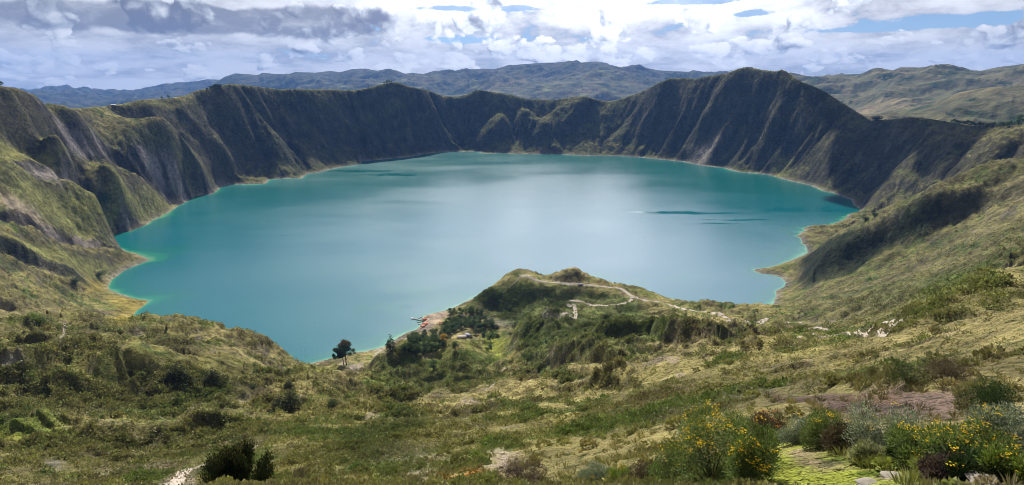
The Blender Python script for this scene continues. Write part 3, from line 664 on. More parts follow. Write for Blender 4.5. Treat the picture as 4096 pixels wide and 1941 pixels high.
# shingle at the water line
C = mixc(C, [.22, .20, .165], (1 - smooth(4, 16, SD + 5 * n_sm)) * (SD > -30) * .8)
C = mixc(C, [.30, .29, .24], (1 - smooth(1, 4, SD + 2 * n_sm)) * (SD > -30) * .7)
def plan(poly): return np.array([(p.x, p.y) for p in (hit(*q) for q in poly) if p is not None])
def paint(poly, col, soft, amt=1.0, noise=.6, nl=8, pts=None):
    global C
    P2 = plan(poly) if pts is None else pts
    m = (X > P2[:, 0].min() - soft * 3) & (X < P2[:, 0].max() + soft * 3) & (Y > P2[:, 1].min() - soft * 3) & (Y < P2[:, 1].max() + soft * 3)
    s = poly_sd(X[m], Y[m], P2) + fbm(X[m], Y[m], nl, 3, .6, 99) * soft * noise * 2
    f = (1 - smooth(-soft, soft, s)) * amt
    C[m] = C[m] * (1 - f[:, None]) + np.array(col, np.float32) * f[:, None]
#P polygons
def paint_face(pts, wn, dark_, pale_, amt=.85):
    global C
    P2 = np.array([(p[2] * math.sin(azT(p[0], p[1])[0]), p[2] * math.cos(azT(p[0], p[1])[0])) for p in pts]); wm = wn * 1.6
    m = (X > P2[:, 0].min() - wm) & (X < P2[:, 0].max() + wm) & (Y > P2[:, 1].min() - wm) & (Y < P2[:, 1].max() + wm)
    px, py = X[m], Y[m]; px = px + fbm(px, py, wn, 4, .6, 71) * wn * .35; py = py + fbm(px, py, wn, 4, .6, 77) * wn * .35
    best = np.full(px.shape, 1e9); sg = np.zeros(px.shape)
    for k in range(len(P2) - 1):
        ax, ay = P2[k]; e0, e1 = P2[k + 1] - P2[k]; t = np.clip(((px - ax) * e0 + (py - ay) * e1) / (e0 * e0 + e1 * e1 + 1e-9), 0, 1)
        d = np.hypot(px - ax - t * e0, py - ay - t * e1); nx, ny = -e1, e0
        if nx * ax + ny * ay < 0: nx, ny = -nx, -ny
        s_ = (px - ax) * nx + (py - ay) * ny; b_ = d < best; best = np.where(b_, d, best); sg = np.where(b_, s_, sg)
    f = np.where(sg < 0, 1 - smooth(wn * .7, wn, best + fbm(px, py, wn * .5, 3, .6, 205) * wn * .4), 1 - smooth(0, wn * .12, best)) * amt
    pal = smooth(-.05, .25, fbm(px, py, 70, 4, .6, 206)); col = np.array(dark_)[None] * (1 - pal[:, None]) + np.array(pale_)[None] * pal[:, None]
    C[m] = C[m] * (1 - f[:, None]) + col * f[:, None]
paint([(430,1180),(600,1203),(530,1290),(455,1290),(470,1230)], [.30,.245,.065], 12, .85)          # yellow shore plants
paint([(350,1110),(430,1120),(425,1165),(360,1165)], [.30,.24,.06], 14, .8)
paint([(1690,1255),(1790,1245),(1790,1262),(1740,1300),(1700,1335),(1665,1330),(1690,1290)], [.40,.32,.25], 5, .95)   # beach
paint([(1500,1400),(1660,1325),(1660,1350),(1570,1400),(1500,1425)], [.36,.32,.25], 5, .8)
paint([(1360,1440),(1540,1400),(1500,1440),(1380,1460)], [.30,.27,.20], 6, .7)
paint([(1930,1270),(2065,1270),(2065,1288),(1960,1292)], [.48,.42,.34], 4, .95)
paint([(2165,1252),(2290,1250),(2300,1262),(2240,1275),(2190,1262)], [.46,.42,.35], 4, .95)
paint([(2080,1098),(2110,1100),(2150,1118),(2080,1112)], [.50,.46,.40], 4, .9)
paint([(1960,1296),(2080,1290),(2080,1330),(2020,1370),(2010,1430),(1980,1430),(1930,1360)], [.27,.30,.06], 6, 1.0)   # meadow
paint([(1870,1365),(1930,1370),(1900,1395),(1860,1390)], [.20,.22,.06], 5, .8)
paint([(1690,1420),(1790,1390),(1800,1420),(1740,1480),(1700,1490)], [.26,.28,.06], 6, .85)
paint([(1660,1425),(1740,1410),(1730,1430),(1680,1440)], [.30,.24,.16], 4, .8)
paint([(1500,1510),(1580,1450),(1590,1470),(1520,1560)], [.20,.21,.05], 6, .8)
paint([(1330,1510),(1400,1480),(1440,1500),(1400,1550),(1330,1550)], [.22,.19,.10], 8, .8)
paint([(1180,1474),(1340,1440),(1350,1470),(1240,1500)], [.22,.22,.06], 6, .8)
paint([(1390,1462),(1450,1450),(1450,1475),(1400,1480)], [.36,.31,.25], 4, .8)
paint([(2085,1108),(2600,1172),(2640,1195),(2450,1160),(2200,1130)], [.15,.21,.045], 6, .85)
paint([(1980,1150),(2100,1140),(2160,1165),(2000,1180)], [.085,.13,.035], 8, .6)
paint([(2215,1118),(2290,1087),(2335,1112),(2330,1125),(2220,1125)], [.055,.048,.03], 6, .9)
paint([(0,1460),(400,1440),(650,1420),(1000,1440),(1000,1505),(700,1490),(300,1470),(0,1480)], [.225,.215,.075], 8, .85)
paint([(0,1740),(500,1690),(1000,1640),(1000,1670),(500,1730),(0,1770)], [.22,.205,.085], 8, .8)
paint([(0,1690),(220,1680),(240,1720),(0,1745)], [.15,.23,.03], 8, .8)
paint([(60,1740),(0,1738),(0,1765),(120,1760)], [.24,.23,.04], 4, .7)
paint([(0,650),(200,700),(500,820),(720,790),(640,860),(400,760),(150,720),(0,700)], [.19,.19,.075], 20, .8)
paint([(0,560),(100,600),(250,640),(400,684),(490,725),(600,760),(720,792),(640,862),(600,850),(504,772),(404,714),(238,682),(72,657),(0,645)], [.235,.235,.080], 14, .85)
paint([(0,700),(130,725),(288,770),(432,795),(520,805),(600,872),(520,918),(404,930),(252,928),(130,872),(0,832)], [.215,.220,.078], 14, .85)
paint([(0,930),(216,988),(346,1034),(470,1062),(430,1090),(274,1068),(130,1004),(0,950)], [.215,.220,.078], 10, .8)
paint([(300,480),(500,510),(700,600),(860,740),(760,690),(600,590),(420,550)], [.150,.155,.060], 22, .7)
paint([(1250,400),(1600,400),(1620,430),(1500,450),(1300,450)], [.150,.150,.065], 16, .7)
paint([(280,810),(380,800),(390,830),(310,840)], [.24,.24,.06], 12, .8)
paint([(0,770),(60,790),(160,860),(180,900),(60,850),(0,820)], [.38,.31,.24], 14, .8)
paint([(525,612),(600,605),(660,622),(705,668),(640,695),(575,655),(530,650)], [.30,.27,.27], 10, .85)
paint([(130,670),(230,685),(300,700),(330,730),(240,735),(160,710)], [.24,.22,.21], 10, .6)
paint([(3090,660),(3160,630),(3175,680),(3110,712)], [.20,.21,.075], 18, .8)
paint([(2760,640),(2860,540),(2880,550),(2830,640),(2800,665)], [.30,.27,.235], 16, .8)
paint([(2000,600),(2240,598),(2240,617),(2010,613)], [.19,.15,.10], 14, .8)
paint([(3520,1130),(3960,1030),(4050,1080),(3900,1180),(3560,1240),(3450,1200)], [.17,.175,.065], 25, .7)
paint([(3720,1100),(3960,1060),(3900,1180),(3740,1190)], [.14,.20,.04], 16, .6)
paint([(2300,1380),(2560,1372),(2560,1398),(2300,1398)], [.30,.245,.165], 8, .75)
paint([(2560,1385),(2960,1345),(2960,1355),(2560,1398)], [.28,.23,.17], 5, .6)
paint([(0,1420),(60,1425),(95,1458),(0,1466)], [.42,.38,.33], 3, .9)
paint([(180,1820),(260,1850),(230,1880),(190,1860)], [.42,.37,.31], 1.5, .9)
paint([(430,1870),(640,1850),(620,1890),(430,1900)], [.30,.26,.19], 3, .7)
paint([(740,1735),(775,1770),(760,1772)], [.42,.38,.33], 1.2, .9)
paint([(1985,1800),(2070,1820),(2060,1870),(1980,1900)], [.42,.35,.28], 1.5, .9)
paint([(1640,1840),(1720,1830),(1720,1941),(1560,1941)], [.30,.25,.19], 2.5, .6)
paint([(1480,1820),(1560,1780),(1700,1780),(1720,1840),(1500,1850)], [.27,.235,.19], 4, .6)
paint([(1800,1910),(1920,1880),(1940,1900),(1850,1941),(1770,1941)], [.30,.11,.025], .8, .8)
paint([(3060,1570),(3500,1560),(3900,1560),(3840,1680),(3600,1690),(3300,1640)], [.155,.115,.10], .9, .95)
paint([(3330,1590),(3560,1570),(3600,1600),(3400,1620)], [.20,.135,.085], .7, .7)
paint([(3120,1770),(3260,1775),(3420,1870),(3660,1880),(3680,1941),(3060,1941),(3050,1850)], [.27,.31,.05], .5, 1.0)
paint([(3150,1790),(3230,1790),(3360,1880),(3300,1890),(3170,1840)], [.30,.25,.14], .35, .95, 1.0, 1.2)
paint([(3530,1900),(3600,1895),(3600,1920),(3540,1925)], [.32,.27,.20], .15, .9, .6, .5)
paint([(3860,1920),(4000,1900),(4096,1920),(4096,1990),(3860,1990)], [.30,.26,.19], .2, .9, .6, .5)

TRAILS = []
def clear_line(px, w, col=(.26, .225, .165), rmin=20, amt=.9):
    global C
    P2 = [hit(x, y, rmin) for x, y in px]; P2 = np.array([(p.x, p.y) for p in P2 if p is not None])
    m = (X > P2[:, 0].min() - 20) & (X < P2[:, 0].max() + 20) & (Y > P2[:, 1].min() - 20) & (Y < P2[:, 1].max() + 20)
    px_, py_ = X[m], Y[m]; d = np.full(px_.shape, 1e9)
    for k in range(len(P2) - 1):
        ax, ay = P2[k]; ex, ey = P2[k + 1] - P2[k]; t_ = np.clip(((px_ - ax) * ex + (py_ - ay) * ey) / (ex * ex + ey * ey + 1e-9), 0, 1)
        d = np.minimum(d, np.hypot(px_ - ax - t_ * ex, py_ - ay - t_ * ey))
    f = (1 - smooth(w * .5, w, d + fbm(px_, py_, 6, 3, .6, 160) * w * .3)) * amt
    C[m] = C[m] * (1 - f[:, None]) + np.array(col, np.float32) * f[:, None]
clear_line([(2085,1104),(2115,1108),(2150,1122),(2200,1130),(2260,1135),(2330,1141),(2400,1146),(2470,1152),(2500,1165),(2530,1186),(2600,1205),(2680,1220),(2730,1234),(2780,1245),(2850,1250),(2900,1265),(2980,1284),(3050,1286),(3150,1291),(3200,1290)], 4.3, rmin=120)
clear_line([(2530,1190),(2510,1208),(2450,1218),(2400,1222),(2350,1215),(2320,1206),(2285,1203),(2265,1211),(2280,1226),(2300,1240),(2302,1252),(2280,1262),(2230,1264),(2170,1258)], 4.5, rmin=120)
clear_line([(2080,1108),(2060,1130),(2030,1155),(2002,1180)], 1.7, rmin=120)
clear_line([(1720,1252),(1750,1250),(1795,1246),(1794,1262)], 1.5, rmin=120)
clear_line([(3225,1310),(3270,1313),(3305,1322),(3250,1317)], 2.6, rmin=120)
clear_line([(3470,1332),(3488,1312),(3512,1297),(3545,1293),(3568,1304),(3560,1328),(3525,1342),(3460,1336),(3390,1330),(3340,1342),(3280,1350),(3190,1350)], 1.1, rmin=120)
clear_line([(655,1955),(720,1908),(800,1868),(880,1846),(960,1812),(1020,1776),(1065,1752)], 3.4, rmin=30)
clear_line([(262,1292),(255,1330),(246,1388)], 1.5, rmin=120)
_cp = plan([(3110,1762),(3270,1770),(3430,1865),(3670,1878),(3690,1990),(3040,1990),(3050,1850)])
CLR = smooth(-.3, .25, poly_sd(X, Y, _cp)) if len(_cp) > 3 else np.ones_like(X)
SCR = np.ones_like(X)
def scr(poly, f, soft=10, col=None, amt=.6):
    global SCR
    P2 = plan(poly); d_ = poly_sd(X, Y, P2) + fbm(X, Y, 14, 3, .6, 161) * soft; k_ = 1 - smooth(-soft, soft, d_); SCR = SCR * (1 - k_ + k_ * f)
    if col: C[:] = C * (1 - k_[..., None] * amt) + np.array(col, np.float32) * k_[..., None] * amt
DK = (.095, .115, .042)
scr([(3214,1139),(3210,1036),(3268,998),(3490,932),(3735,848),(3907,808),(3850,850),(3662,908),(3514,1011),(3416,1090),(3300,1125)], 3.0, 8, (.030, .042, .022), .85)  # ravine face: shade painted into the ground colour, with denser scrub
scr([(0,1495),(300,1485),(700,1515),(1000,1520),(980,1600),(600,1660),(0,1690)], 1.5, 6, DK, .4)
scr([(0,1780),(500,1740),(1050,1690),(1050,1800),(500,1850),(0,1880)], 1.8, 5, DK, .35)
scr([(0,1300),(500,1310),(700,1330),(760,1400),(400,1420),(0,1390)], 1.0, 8, DK, .3)
scr([(1800,1215),(1990,1150),(2250,1150),(2500,1185),(2480,1195),(2300,1190),(2250,1235),(2000,1262)], 3.5, 6, (.050, .072, .028))
scr([(1300,1760),(1560,1640),(1720,1660),(1480,1880),(1350,1900)], 2.5, 6, (.075, .105, .040))
scr([(2080,1300),(2450,1270),(2700,1290),(2500,1340),(2200,1370),(2100,1440)], 2.4, 8, (.070, .095, .036), .5)
scr([(1790,1245),(2085,1112),(2560,1192),(2700,1300),(2450,1420),(2090,1440),(2060,1300),(1900,1262)], 1.7, 8, (.095, .135, .040), .6)
scr([(1500,1450),(1690,1430),(1800,1400),(1850,1400),(1930,1450),(2040,1480),(1900,1560),(1500,1580)], 1.6, 8, (.10, .135, .042), .5)
scr([(1960,1296),(2080,1290),(2080,1330),(2020,1370),(2010,1430),(1980,1430),(1930,1360)], .1, 4)
scr([(1690,1420),(1790,1390),(1800,1420),(1740,1480),(1700,1490)], .2, 4)
scr([(0,1440),(400,1425),(1000,1440),(1000,1500),(600,1478),(0,1470)], .12, 4)
scr([(0,1700),(500,1680),(1000,1630),(1000,1670),(500,1725),(0,1760)], .25, 4)
scr([(3040,1560),(3500,1545),(3920,1550),(3860,1690),(3300,1665)], .04, .8)
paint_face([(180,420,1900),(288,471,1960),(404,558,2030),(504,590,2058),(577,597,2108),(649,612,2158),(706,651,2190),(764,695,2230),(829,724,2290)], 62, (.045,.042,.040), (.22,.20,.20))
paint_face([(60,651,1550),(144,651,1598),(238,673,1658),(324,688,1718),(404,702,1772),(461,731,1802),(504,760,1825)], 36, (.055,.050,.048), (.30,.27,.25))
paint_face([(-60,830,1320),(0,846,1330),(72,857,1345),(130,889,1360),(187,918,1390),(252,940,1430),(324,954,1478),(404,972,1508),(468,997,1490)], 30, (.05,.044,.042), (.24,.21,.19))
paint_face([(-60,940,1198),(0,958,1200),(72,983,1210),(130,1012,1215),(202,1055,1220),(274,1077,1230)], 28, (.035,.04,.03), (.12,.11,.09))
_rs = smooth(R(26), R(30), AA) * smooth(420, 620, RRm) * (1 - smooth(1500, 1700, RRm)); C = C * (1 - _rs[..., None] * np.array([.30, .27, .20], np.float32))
# terrain material
mt, t, b = new_mat('terrain_ground', .95)
b.inputs['Specular IOR Level'].default_value = .05
va = t.new('ShaderNodeVertexColor'); va.layer_name = 'Col'
ge = t.new('ShaderNodeNewGeometry'); P = ge.outputs['Position']
cd = t.new('ShaderNodeVectorMath', operation='DISTANCE'); t.put(cd.inputs[0], P); cd.inputs[1].default_value = (0, 0, EYE)
f1 = t.noise(P, .11, 6, .62); f2 = t.noise(P, .9, 5, .6); f3 = t.noise(P, 7, 3, .6)
c = t.mix(1.0, va.outputs[0], t.mix(t.ss(f1, .3, .7), (.62, .62, .66), (1.38, 1.36, 1.3)), blend='MULTIPLY')
c = t.mix(1.0, c, t.mix(t.ss(t.noise(P, .018, 5, .65), .32, .68), (.68, .68, .70), (1.32, 1.3, 1.22)), blend='MULTIPLY')
c = t.mix(t.ss(f2, .52, .64), c, t.mix(1.0, c, (.36, .44, .40), blend='MULTIPLY'))
c = t.mix(t.ss(f3, .35, .65), t.mix(1.0, c, (.75, .75, .78), blend='MULTIPLY'), t.mix(1.0, c, (1.22, 1.2, 1.15), blend='MULTIPLY'))
t.put(b.inputs['Base Color'], c)
bu = t.new('ShaderNodeBump'); bu.inputs['Strength'].default_value = .9; bu.inputs['Distance'].default_value = 8.0
hsum = t.math('ADD', t.math('MULTIPLY', t.noise(P, .06, 8, .68), 1.4), 0.0)
t.put(bu.inputs['Height'], hsum)
bu2 = t.new('ShaderNodeBump'); bu2.inputs['Strength'].default_value = .6; bu2.inputs['Distance'].default_value = .5
t.put(bu2.inputs['Height'], t.noise(P, 1.3, 5, .6)); t.put(bu2.inputs['Normal'], bu.outputs[0])
t.put(b.inputs['Normal'], bu2.outputs[0])
# quads, leaving out the deep lake floor
idx = np.arange(NA * NR).reshape(NA, NR)
q = np.stack([idx[:-1, :-1], idx[1:, :-1], idx[1:, 1:], idx[:-1, 1:]], -1).reshape(-1, 4)
deep = ((Z < -6) & (SD < -10)).ravel()
q = q[~deep[q].all(1)]
used = np.zeros(NA * NR, bool); used[q] = True; remap = np.cumsum(used) - 1
V = np.stack([X, Y, Z], -1).reshape(-1, 3)
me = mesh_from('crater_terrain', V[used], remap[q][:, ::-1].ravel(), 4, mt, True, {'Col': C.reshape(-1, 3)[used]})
link('terrain', me, 'structure')
print('terrain verts', used.sum())

# ------------------------------------------------------------------ lake
wx_ = np.arange(-1320, 1321, 12.0); wy_ = np.arange(560, 3461, 12.0)
WX, WY = np.meshgrid(wx_, wy_, indexing='ij')
wsd = shore_sd(WX, WY)
idw = np.arange(WX.size).reshape(WX.shape)
qw = np.stack([idw[:-1, :-1], idw[1:, :-1], idw[1:, 1:], idw[:-1, 1:]], -1).reshape(-1, 4)
qw = qw[(wsd.ravel()[qw] < 30).any(1)]
def wpt(x, y, z=0): return on_z(x, y, z)
mw, t, b = new_mat('lake_water', .1)
sh = t.new('ShaderNodeAttribute'); sh.attribute_name = 'shore'
ge = t.new('ShaderNodeNewGeometry'); P = ge.outputs['Position']
dn = t.math('ADD', t.math('MULTIPLY', sh.outputs['Fac'], t.mix(t.ss(t.noise(P, .0045, 3, .6), .35, .65), 1.1, 9.0, 'FLOAT')), t.math('MULTIPLY', t.math('SUBTRACT', t.noise(P, .02, 4, .6), .5), 40))
cA = t.mix(t.ss(dn, 2, 22), (.09, .27, .15), (.008, .18, .12))
cA = t.mix(t.ss(dn, 14, 60), cA, (.003, .13, .125))
cA = t.mix(t.ss(dn, 60, 300), cA, (.004, .120, .145))
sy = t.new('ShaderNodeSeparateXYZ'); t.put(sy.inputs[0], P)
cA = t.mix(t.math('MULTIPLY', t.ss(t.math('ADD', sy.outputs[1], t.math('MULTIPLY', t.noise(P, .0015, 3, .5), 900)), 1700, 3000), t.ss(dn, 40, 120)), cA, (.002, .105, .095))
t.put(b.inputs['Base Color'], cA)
b.inputs['IOR'].default_value = 1.333; b.inputs['Specular IOR Level'].default_value = .5
pw = t.new('ShaderNodeMapping'); t.put(pw.inputs[0], P); pw.inputs['Scale'].default_value = (1, 2.2, 1)
wind = t.ss(t.noise(pw.outputs[0], .0016, 3, .5, .4), .35, .65)
sl_ = None
for px_, py_, wx2, wy2 in ((2640,848,150,20),(2780,855,120,16),(2870,895,70,14),(2960,880,120,14),(1400,685,240,40),(1560,700,160,40),(3250,840,200,60)):
    qx, qy = on_z(px_, py_)
    u_ = t.math('DIVIDE', t.math('SUBTRACT', sy.outputs[0], qx), wx2); v_ = t.math('DIVIDE', t.math('SUBTRACT', sy.outputs[1], qy), wy2)
    g_ = t.math('EXPONENT', t.math('MULTIPLY', t.math('ADD', t.math('MULTIPLY', u_, u_), t.math('MULTIPLY', v_, v_)), -1.0)); sl_ = g_ if sl_ is None else t.math('ADD', sl_, g_)
slick = t.ss(t.math('ADD', sl_, t.math('MULTIPLY', t.math('SUBTRACT', t.noise(pw.outputs[0], .012, 5, .6), .5), 2.8)), .30, 1.15)
t.put(b.inputs['Roughness'], t.mix(slick, t.mix(wind, .20, .27, 'FLOAT'), .06, 'FLOAT'))
bw = t.new('ShaderNodeBump'); t.put(bw.inputs['Strength'], t.mix(slick, .26, .06, 'FLOAT')); bw.inputs['Distance'].default_value = 1.0
t.put(bw.inputs['Height'], t.math('ADD', t.noise(P, .22, 5, .6), t.math('MULTIPLY', t.noise(P, 1.5, 3, .6), .15)))
t.put(b.inputs['Normal'], bw.outputs[0])
usedw = np.zeros(WX.size, bool); usedw[qw] = True; rmw = np.cumsum(usedw) - 1
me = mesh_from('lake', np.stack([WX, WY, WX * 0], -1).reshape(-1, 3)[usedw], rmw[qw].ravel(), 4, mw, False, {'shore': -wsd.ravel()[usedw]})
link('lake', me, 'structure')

#SECTION HILLS
def ridge_line(pts): 
    a = [azT(x, y) for x, y in pts]; return np.array([p[0] for p in a]), np.array([p[1] for p in a])
HA = np.arange(R(-60), R(60), R(.075)); 
HR = np.exp(np.arange(math.log(3900), math.log(22000), .0050))
# layers: (distance, skyline in the picture); in between the ground falls and rises
main = [(-2600,330),(-900,360),(-300,420),(150,430),(300,432),(600,400),(760,398),(800,392),(860,330),(900,305),(940,292),(990,296),(1030,300),(1050,291),(1090,295),(1150,297),(1180,288),(1260,290),(1320,283),(1360,288),(1410,276),(1460,274),(1510,284),(1550,275),(1590,284),(1620,296),(1650,292),(1690,298),(1740,283),(1820,286),(1850,276),(1930,275),(1980,278),(2030,262),(2090,256),(2170,250),(2240,248),(2330,250),(2390,246),(2430,253),(2440,261),(2500,272),(2580,272),(2640,283),(2760,288),(2900,288),(3050,296),(3200,300),(3300,320),(3500,330),(4000,330),(6000,330)]
rightl = [(-2600,560),(2300,560),(2500,500),(2700,460),(2900,420),(3100,330),(3160,290),(3210,302),(3260,309),(3360,298),(3440,297),(3470,285),(3510,274),(3550,280),(3570,284),(3600,270),(3640,271),(3720,275),(3800,280),(3880,292),(3920,285),(4000,268),(4096,257),(4400,250),(6000,300)]
nearr = [(-2600,640),(2400,560),(3000,520),(3300,480),(3500,475),(3640,440),(3740,410),(3840,368),(3940,350),(4096,338),(4500,330),(6000,340)]
footl = [(-2600,640),(-300,600),(300,560),(900,470),(1300,400),(1480,390),(1700,390),(1900,380),(2050,370),(2150,345),(2300,335),(2420,330),(2520,350),(2650,400),(2800,430),(3100,480),(6000,560)]
farblue = [(-2600,360),(-500,400),(100,382),(300,385),(470,388),(560,375),(640,355),(700,330),(760,328),(830,318),(1000,320),(1500,330),(2500,330),(6000,330)]
prof = [(3900, [(-2600,700),(6000,700)], None), (4700, nearr, None), (5600, [(-2600,620),(2500,560),(3400,520),(3700,460),(4096,420),(6000,430)], None),
        (6800, [(-2600,560),(2400,560),(3300,420),(3600,380),(4096,350),(6000,400)], None), (8300, rightl, None), (9300, [(-2600,520),(1500,520),(3000,420),(4096,340),(6000,380)], None),
        (10500, footl, None), (12500, [(-2600,470),(300,470),(900,420),(1300,345),(1700,345),(2100,320),(2400,310),(3200,350),(6000,400)], None), (14500, main, None), (16500, [(-2600,440),(900,400),(2400,340),(6000,400)], None),
        (20000, farblue, None), (22000, [(-2600,400),(6000,400)], None)]
TL = []
for d, pts, _ in prof:
    a, tt = ridge_line(pts); TL.append(np.interp(HA, a, tt))
TL = np.array(TL); pd = np.log([p[0] for p in prof])
HAA, HLL = np.meshgrid(HA, np.log(HR), indexing='ij')
warp = fbm(HAA * 9, HLL * 6, 1.0, 3, .5, 110) * .035
lw = np.clip(HLL + warp * 0, pd[0], pd[-1] - 1e-6)
k = np.searchsorted(pd, lw, side='right') - 1; k = np.clip(k, 0, len(pd) - 2)
u = (lw - pd[k]) / (pd[k + 1] - pd[k])
ai = np.broadcast_to(np.arange(len(HA))[:, None], k.shape)
Ta, Tb = TL[k, ai], TL[k + 1, ai]
HT = Ta + (Tb - Ta) * u
HRR = np.exp(HLL); HX = HRR * np.sin(HAA); HY = HRR * np.cos(HAA)
HZ = EYE + HT * HRR
onl = np.min(np.abs(HLL[..., None] - pd[None, None, [1, 4, 6, 8, 10]]), -1)
relief = .05 + .95 * smooth(.0, .09, onl)
rs = HRR / 10000
HZ += relief * (fbm(HX, HY, 2600, 6, .55, 120, True) - .3) * 300 * rs ** .5
HZ += relief * fbm(HX, HY, 700, 5, .55, 125, True) * 38
HZ += fbm(HX, HY, 180, 4, .55, 127) * 4
HZ = np.maximum(HZ, -900)
C2 = np.ones(HZ.shape + (3,), np.float32) * np.array([.105, .105, .055], np.float32)
hn = fbm(HX, HY, 900, 5, .6, 130); hn2 = fbm(HX, HY, 260, 4, .6, 133)
C2 = mixc(C2, [.19, .16, .095], smooth(.0, .4, hn + .4 * hn2) * (1 - smooth(9000, 15000, HRR) * .6))
C2 = mixc(C2, [.045, .065, .03], smooth(.05, .35, hn2 - .2 * hn))
C2 = mixc(C2, [.17, .19, .06], smooth(.2, .42, fbm(HX, HY, 500, 4, .6, 136)) * (HRR > 9000) * (HRR < 15000) * .9)
C2 = mixc(C2, [.02, .035, .018], smooth(.36, .42, fbm(HX, HY * .6, 130, 3, .6, 139)))
C2 *= (1 - .38 * smooth(10000, 14000, HRR))[..., None]  # colour darkened with distance so the blue haze dominates
mh, t, b = new_mat('far_hills', .95); b.inputs['Specular IOR Level'].default_value = .05
va = t.new('ShaderNodeVertexColor'); va.layer_name = 'Col'
ge = t.new('ShaderNodeNewGeometry'); P = ge.outputs['Position']
# small fields in strips
vo = t.new('ShaderNodeTexVoronoi'); vo.feature = 'F1'; t.put(vo.inputs['Vector'], P); vo.inputs['Scale'].default_value = .007
cc = t.mix(1.0, va.outputs[0], t.mix(t.ss(t.noise(P, .006, 6, .65), .3, .7), (.6, .62, .66), (1.4, 1.38, 1.3)), blend='MULTIPLY')
sv = t.new('ShaderNodeSeparateColor'); t.put(sv.inputs[0], vo.outputs['Color'])
cc = t.mix(.35, cc, t.mix(1.0, cc, t.mix(sv.outputs[0], (.6, .65, .6), (1.7, 1.55, 1.4)), blend='MULTIPLY'))
t.put(b.inputs['Base Color'], cc)
bu = t.new('ShaderNodeBump'); bu.inputs['Strength'].default_value = .8; bu.inputs['Distance'].default_value = 60
t.put(bu.inputs['Height'], t.noise(P, .004, 8, .62)); t.put(b.inputs['Normal'], bu.outputs[0])
ih = np.arange(HZ.size).reshape(HZ.shape)
qh = np.stack([ih[:-1, :-1], ih[:-1, 1:], ih[1:, 1:], ih[1:, :-1]], -1).reshape(-1, 4)
me = mesh_from('far_hills', np.stack([HX, HY, HZ], -1).reshape(-1, 3), qh.ravel(), 4, mh, True, {'Col': C2.reshape(-1, 3)})
link('hills', me, 'structure')

# ------------------------------------------------------------------ vegetation and objects
def leaf_mat(name, trans=.3, rough=.75):
    m = bpy.data.materials.new(name); m.use_nodes = True; t = NT(m.node_tree)
    b = m.node_tree.nodes['Principled BSDF']; b.inputs['Roughness'].default_value = rough; b.inputs['Specular IOR Level'].default_value = .2
    va = t.new('ShaderNodeVertexColor'); va.layer_name = 'Col'; t.put(b.inputs['Base Color'], va.outputs[0])
    if trans:
        tr = t.new('ShaderNodeBsdfTranslucent'); t.put(tr.inputs[0], t.mix(1.0, va.outputs[0], (1.25, 1.3, .7), blend='MULTIPLY'))
        mxs = t.new('ShaderNodeMixShader'); mxs.inputs[0].default_value = trans
        t.put(mxs.inputs[1], b.outputs[0]); t.put(mxs.inputs[2], tr.outputs[0])
        t.put(m.node_tree.nodes['Material Output'].inputs[0], mxs.outputs[0])
    return m
M_LEAF = leaf_mat('leaves'); M_COVER = leaf_mat('low_scrub', .22, .9)
def col_mat(name, col, rough=.8, nscale=8.0, amt=.25, metal=0.0):
    m, t, b = new_mat(name, rough); b.inputs['Metallic'].default_value = metal
    tcn = t.new('ShaderNodeTexCoord'); nz = t.noise(tcn.outputs['Object'], nscale, 4, .6)
    lo = tuple(c * (1 - amt) for c in col); hi_ = tuple(min(1, c * (1 + amt)) for c in col)
    t.put(b.inputs['Base Color'], t.mix(t.ss(nz, .3, .7), lo, hi_)); return m
M_BARK = col_mat('bark', (.085, .065, .05), .95, 3); M_STEM = col_mat('woody_stem', (.09, .06, .04), .95, 20)

def runit(n, g=rng):
    v = g.normal(size=(n, 3)); return v / np.linalg.norm(v, axis=1)[:, None]
def leaves(P, L, Wd, N, jit=.6, g=rng):
    """one quad per point: long axis near N, random roll"""
    n = len(P); a = N + runit(n, g) * jit; a /= np.linalg.norm(a, axis=1)[:, None]
    b = np.cross(a, runit(n, g)); b /= np.linalg.norm(b, axis=1)[:, None] + 1e-9
    L = np.broadcast_to(L, (n,))[:, None]; Wd = np.broadcast_to(Wd, (n,))[:, None]
    v = np.stack([P, P + a * L * .5 + b * Wd * .5, P + a * L, P + a * L * .5 - b * Wd * .5], 1).reshape(-1, 3)
    return v, np.arange(4 * n)
def lobes_pts(lobes, n, g=rng, shell=.55):
    """points spread through ellipsoids (cx,cy,cz,rx,ry,rz), denser near the skin"""
    Lb = np.array(lobes, float); vol = (Lb[:, 3] * Lb[:, 4] * Lb[:, 5]) ** .67; k = g.choice(len(Lb), n, p=vol / vol.sum())
    d = runit(n, g); r_ = shell + (1 - shell) * g.random(n) ** .6; r_ *= 1 + .18 * g.normal(size=n)
    P = Lb[k, :3] + d * r_[:, None] * Lb[k, 3:6]; return P, d, k
def palette(cols, n, g=rng, var=.25, p=None):
    cols = np.array(cols, float); k = g.choice(len(cols), n, p=p); c = cols[k] * (1 + var * g.normal(size=(n, 1))); return np.clip(c, .004, .9)
def leaf_mesh(name, P, N, L, Wd, C_, mat, jit=.6, g=rng):
    v, f = leaves(P, L, Wd, N, jit, g); return mesh_from(name, v, f, 4, mat, False, {'Col': np.repeat(C_, 4, 0)})
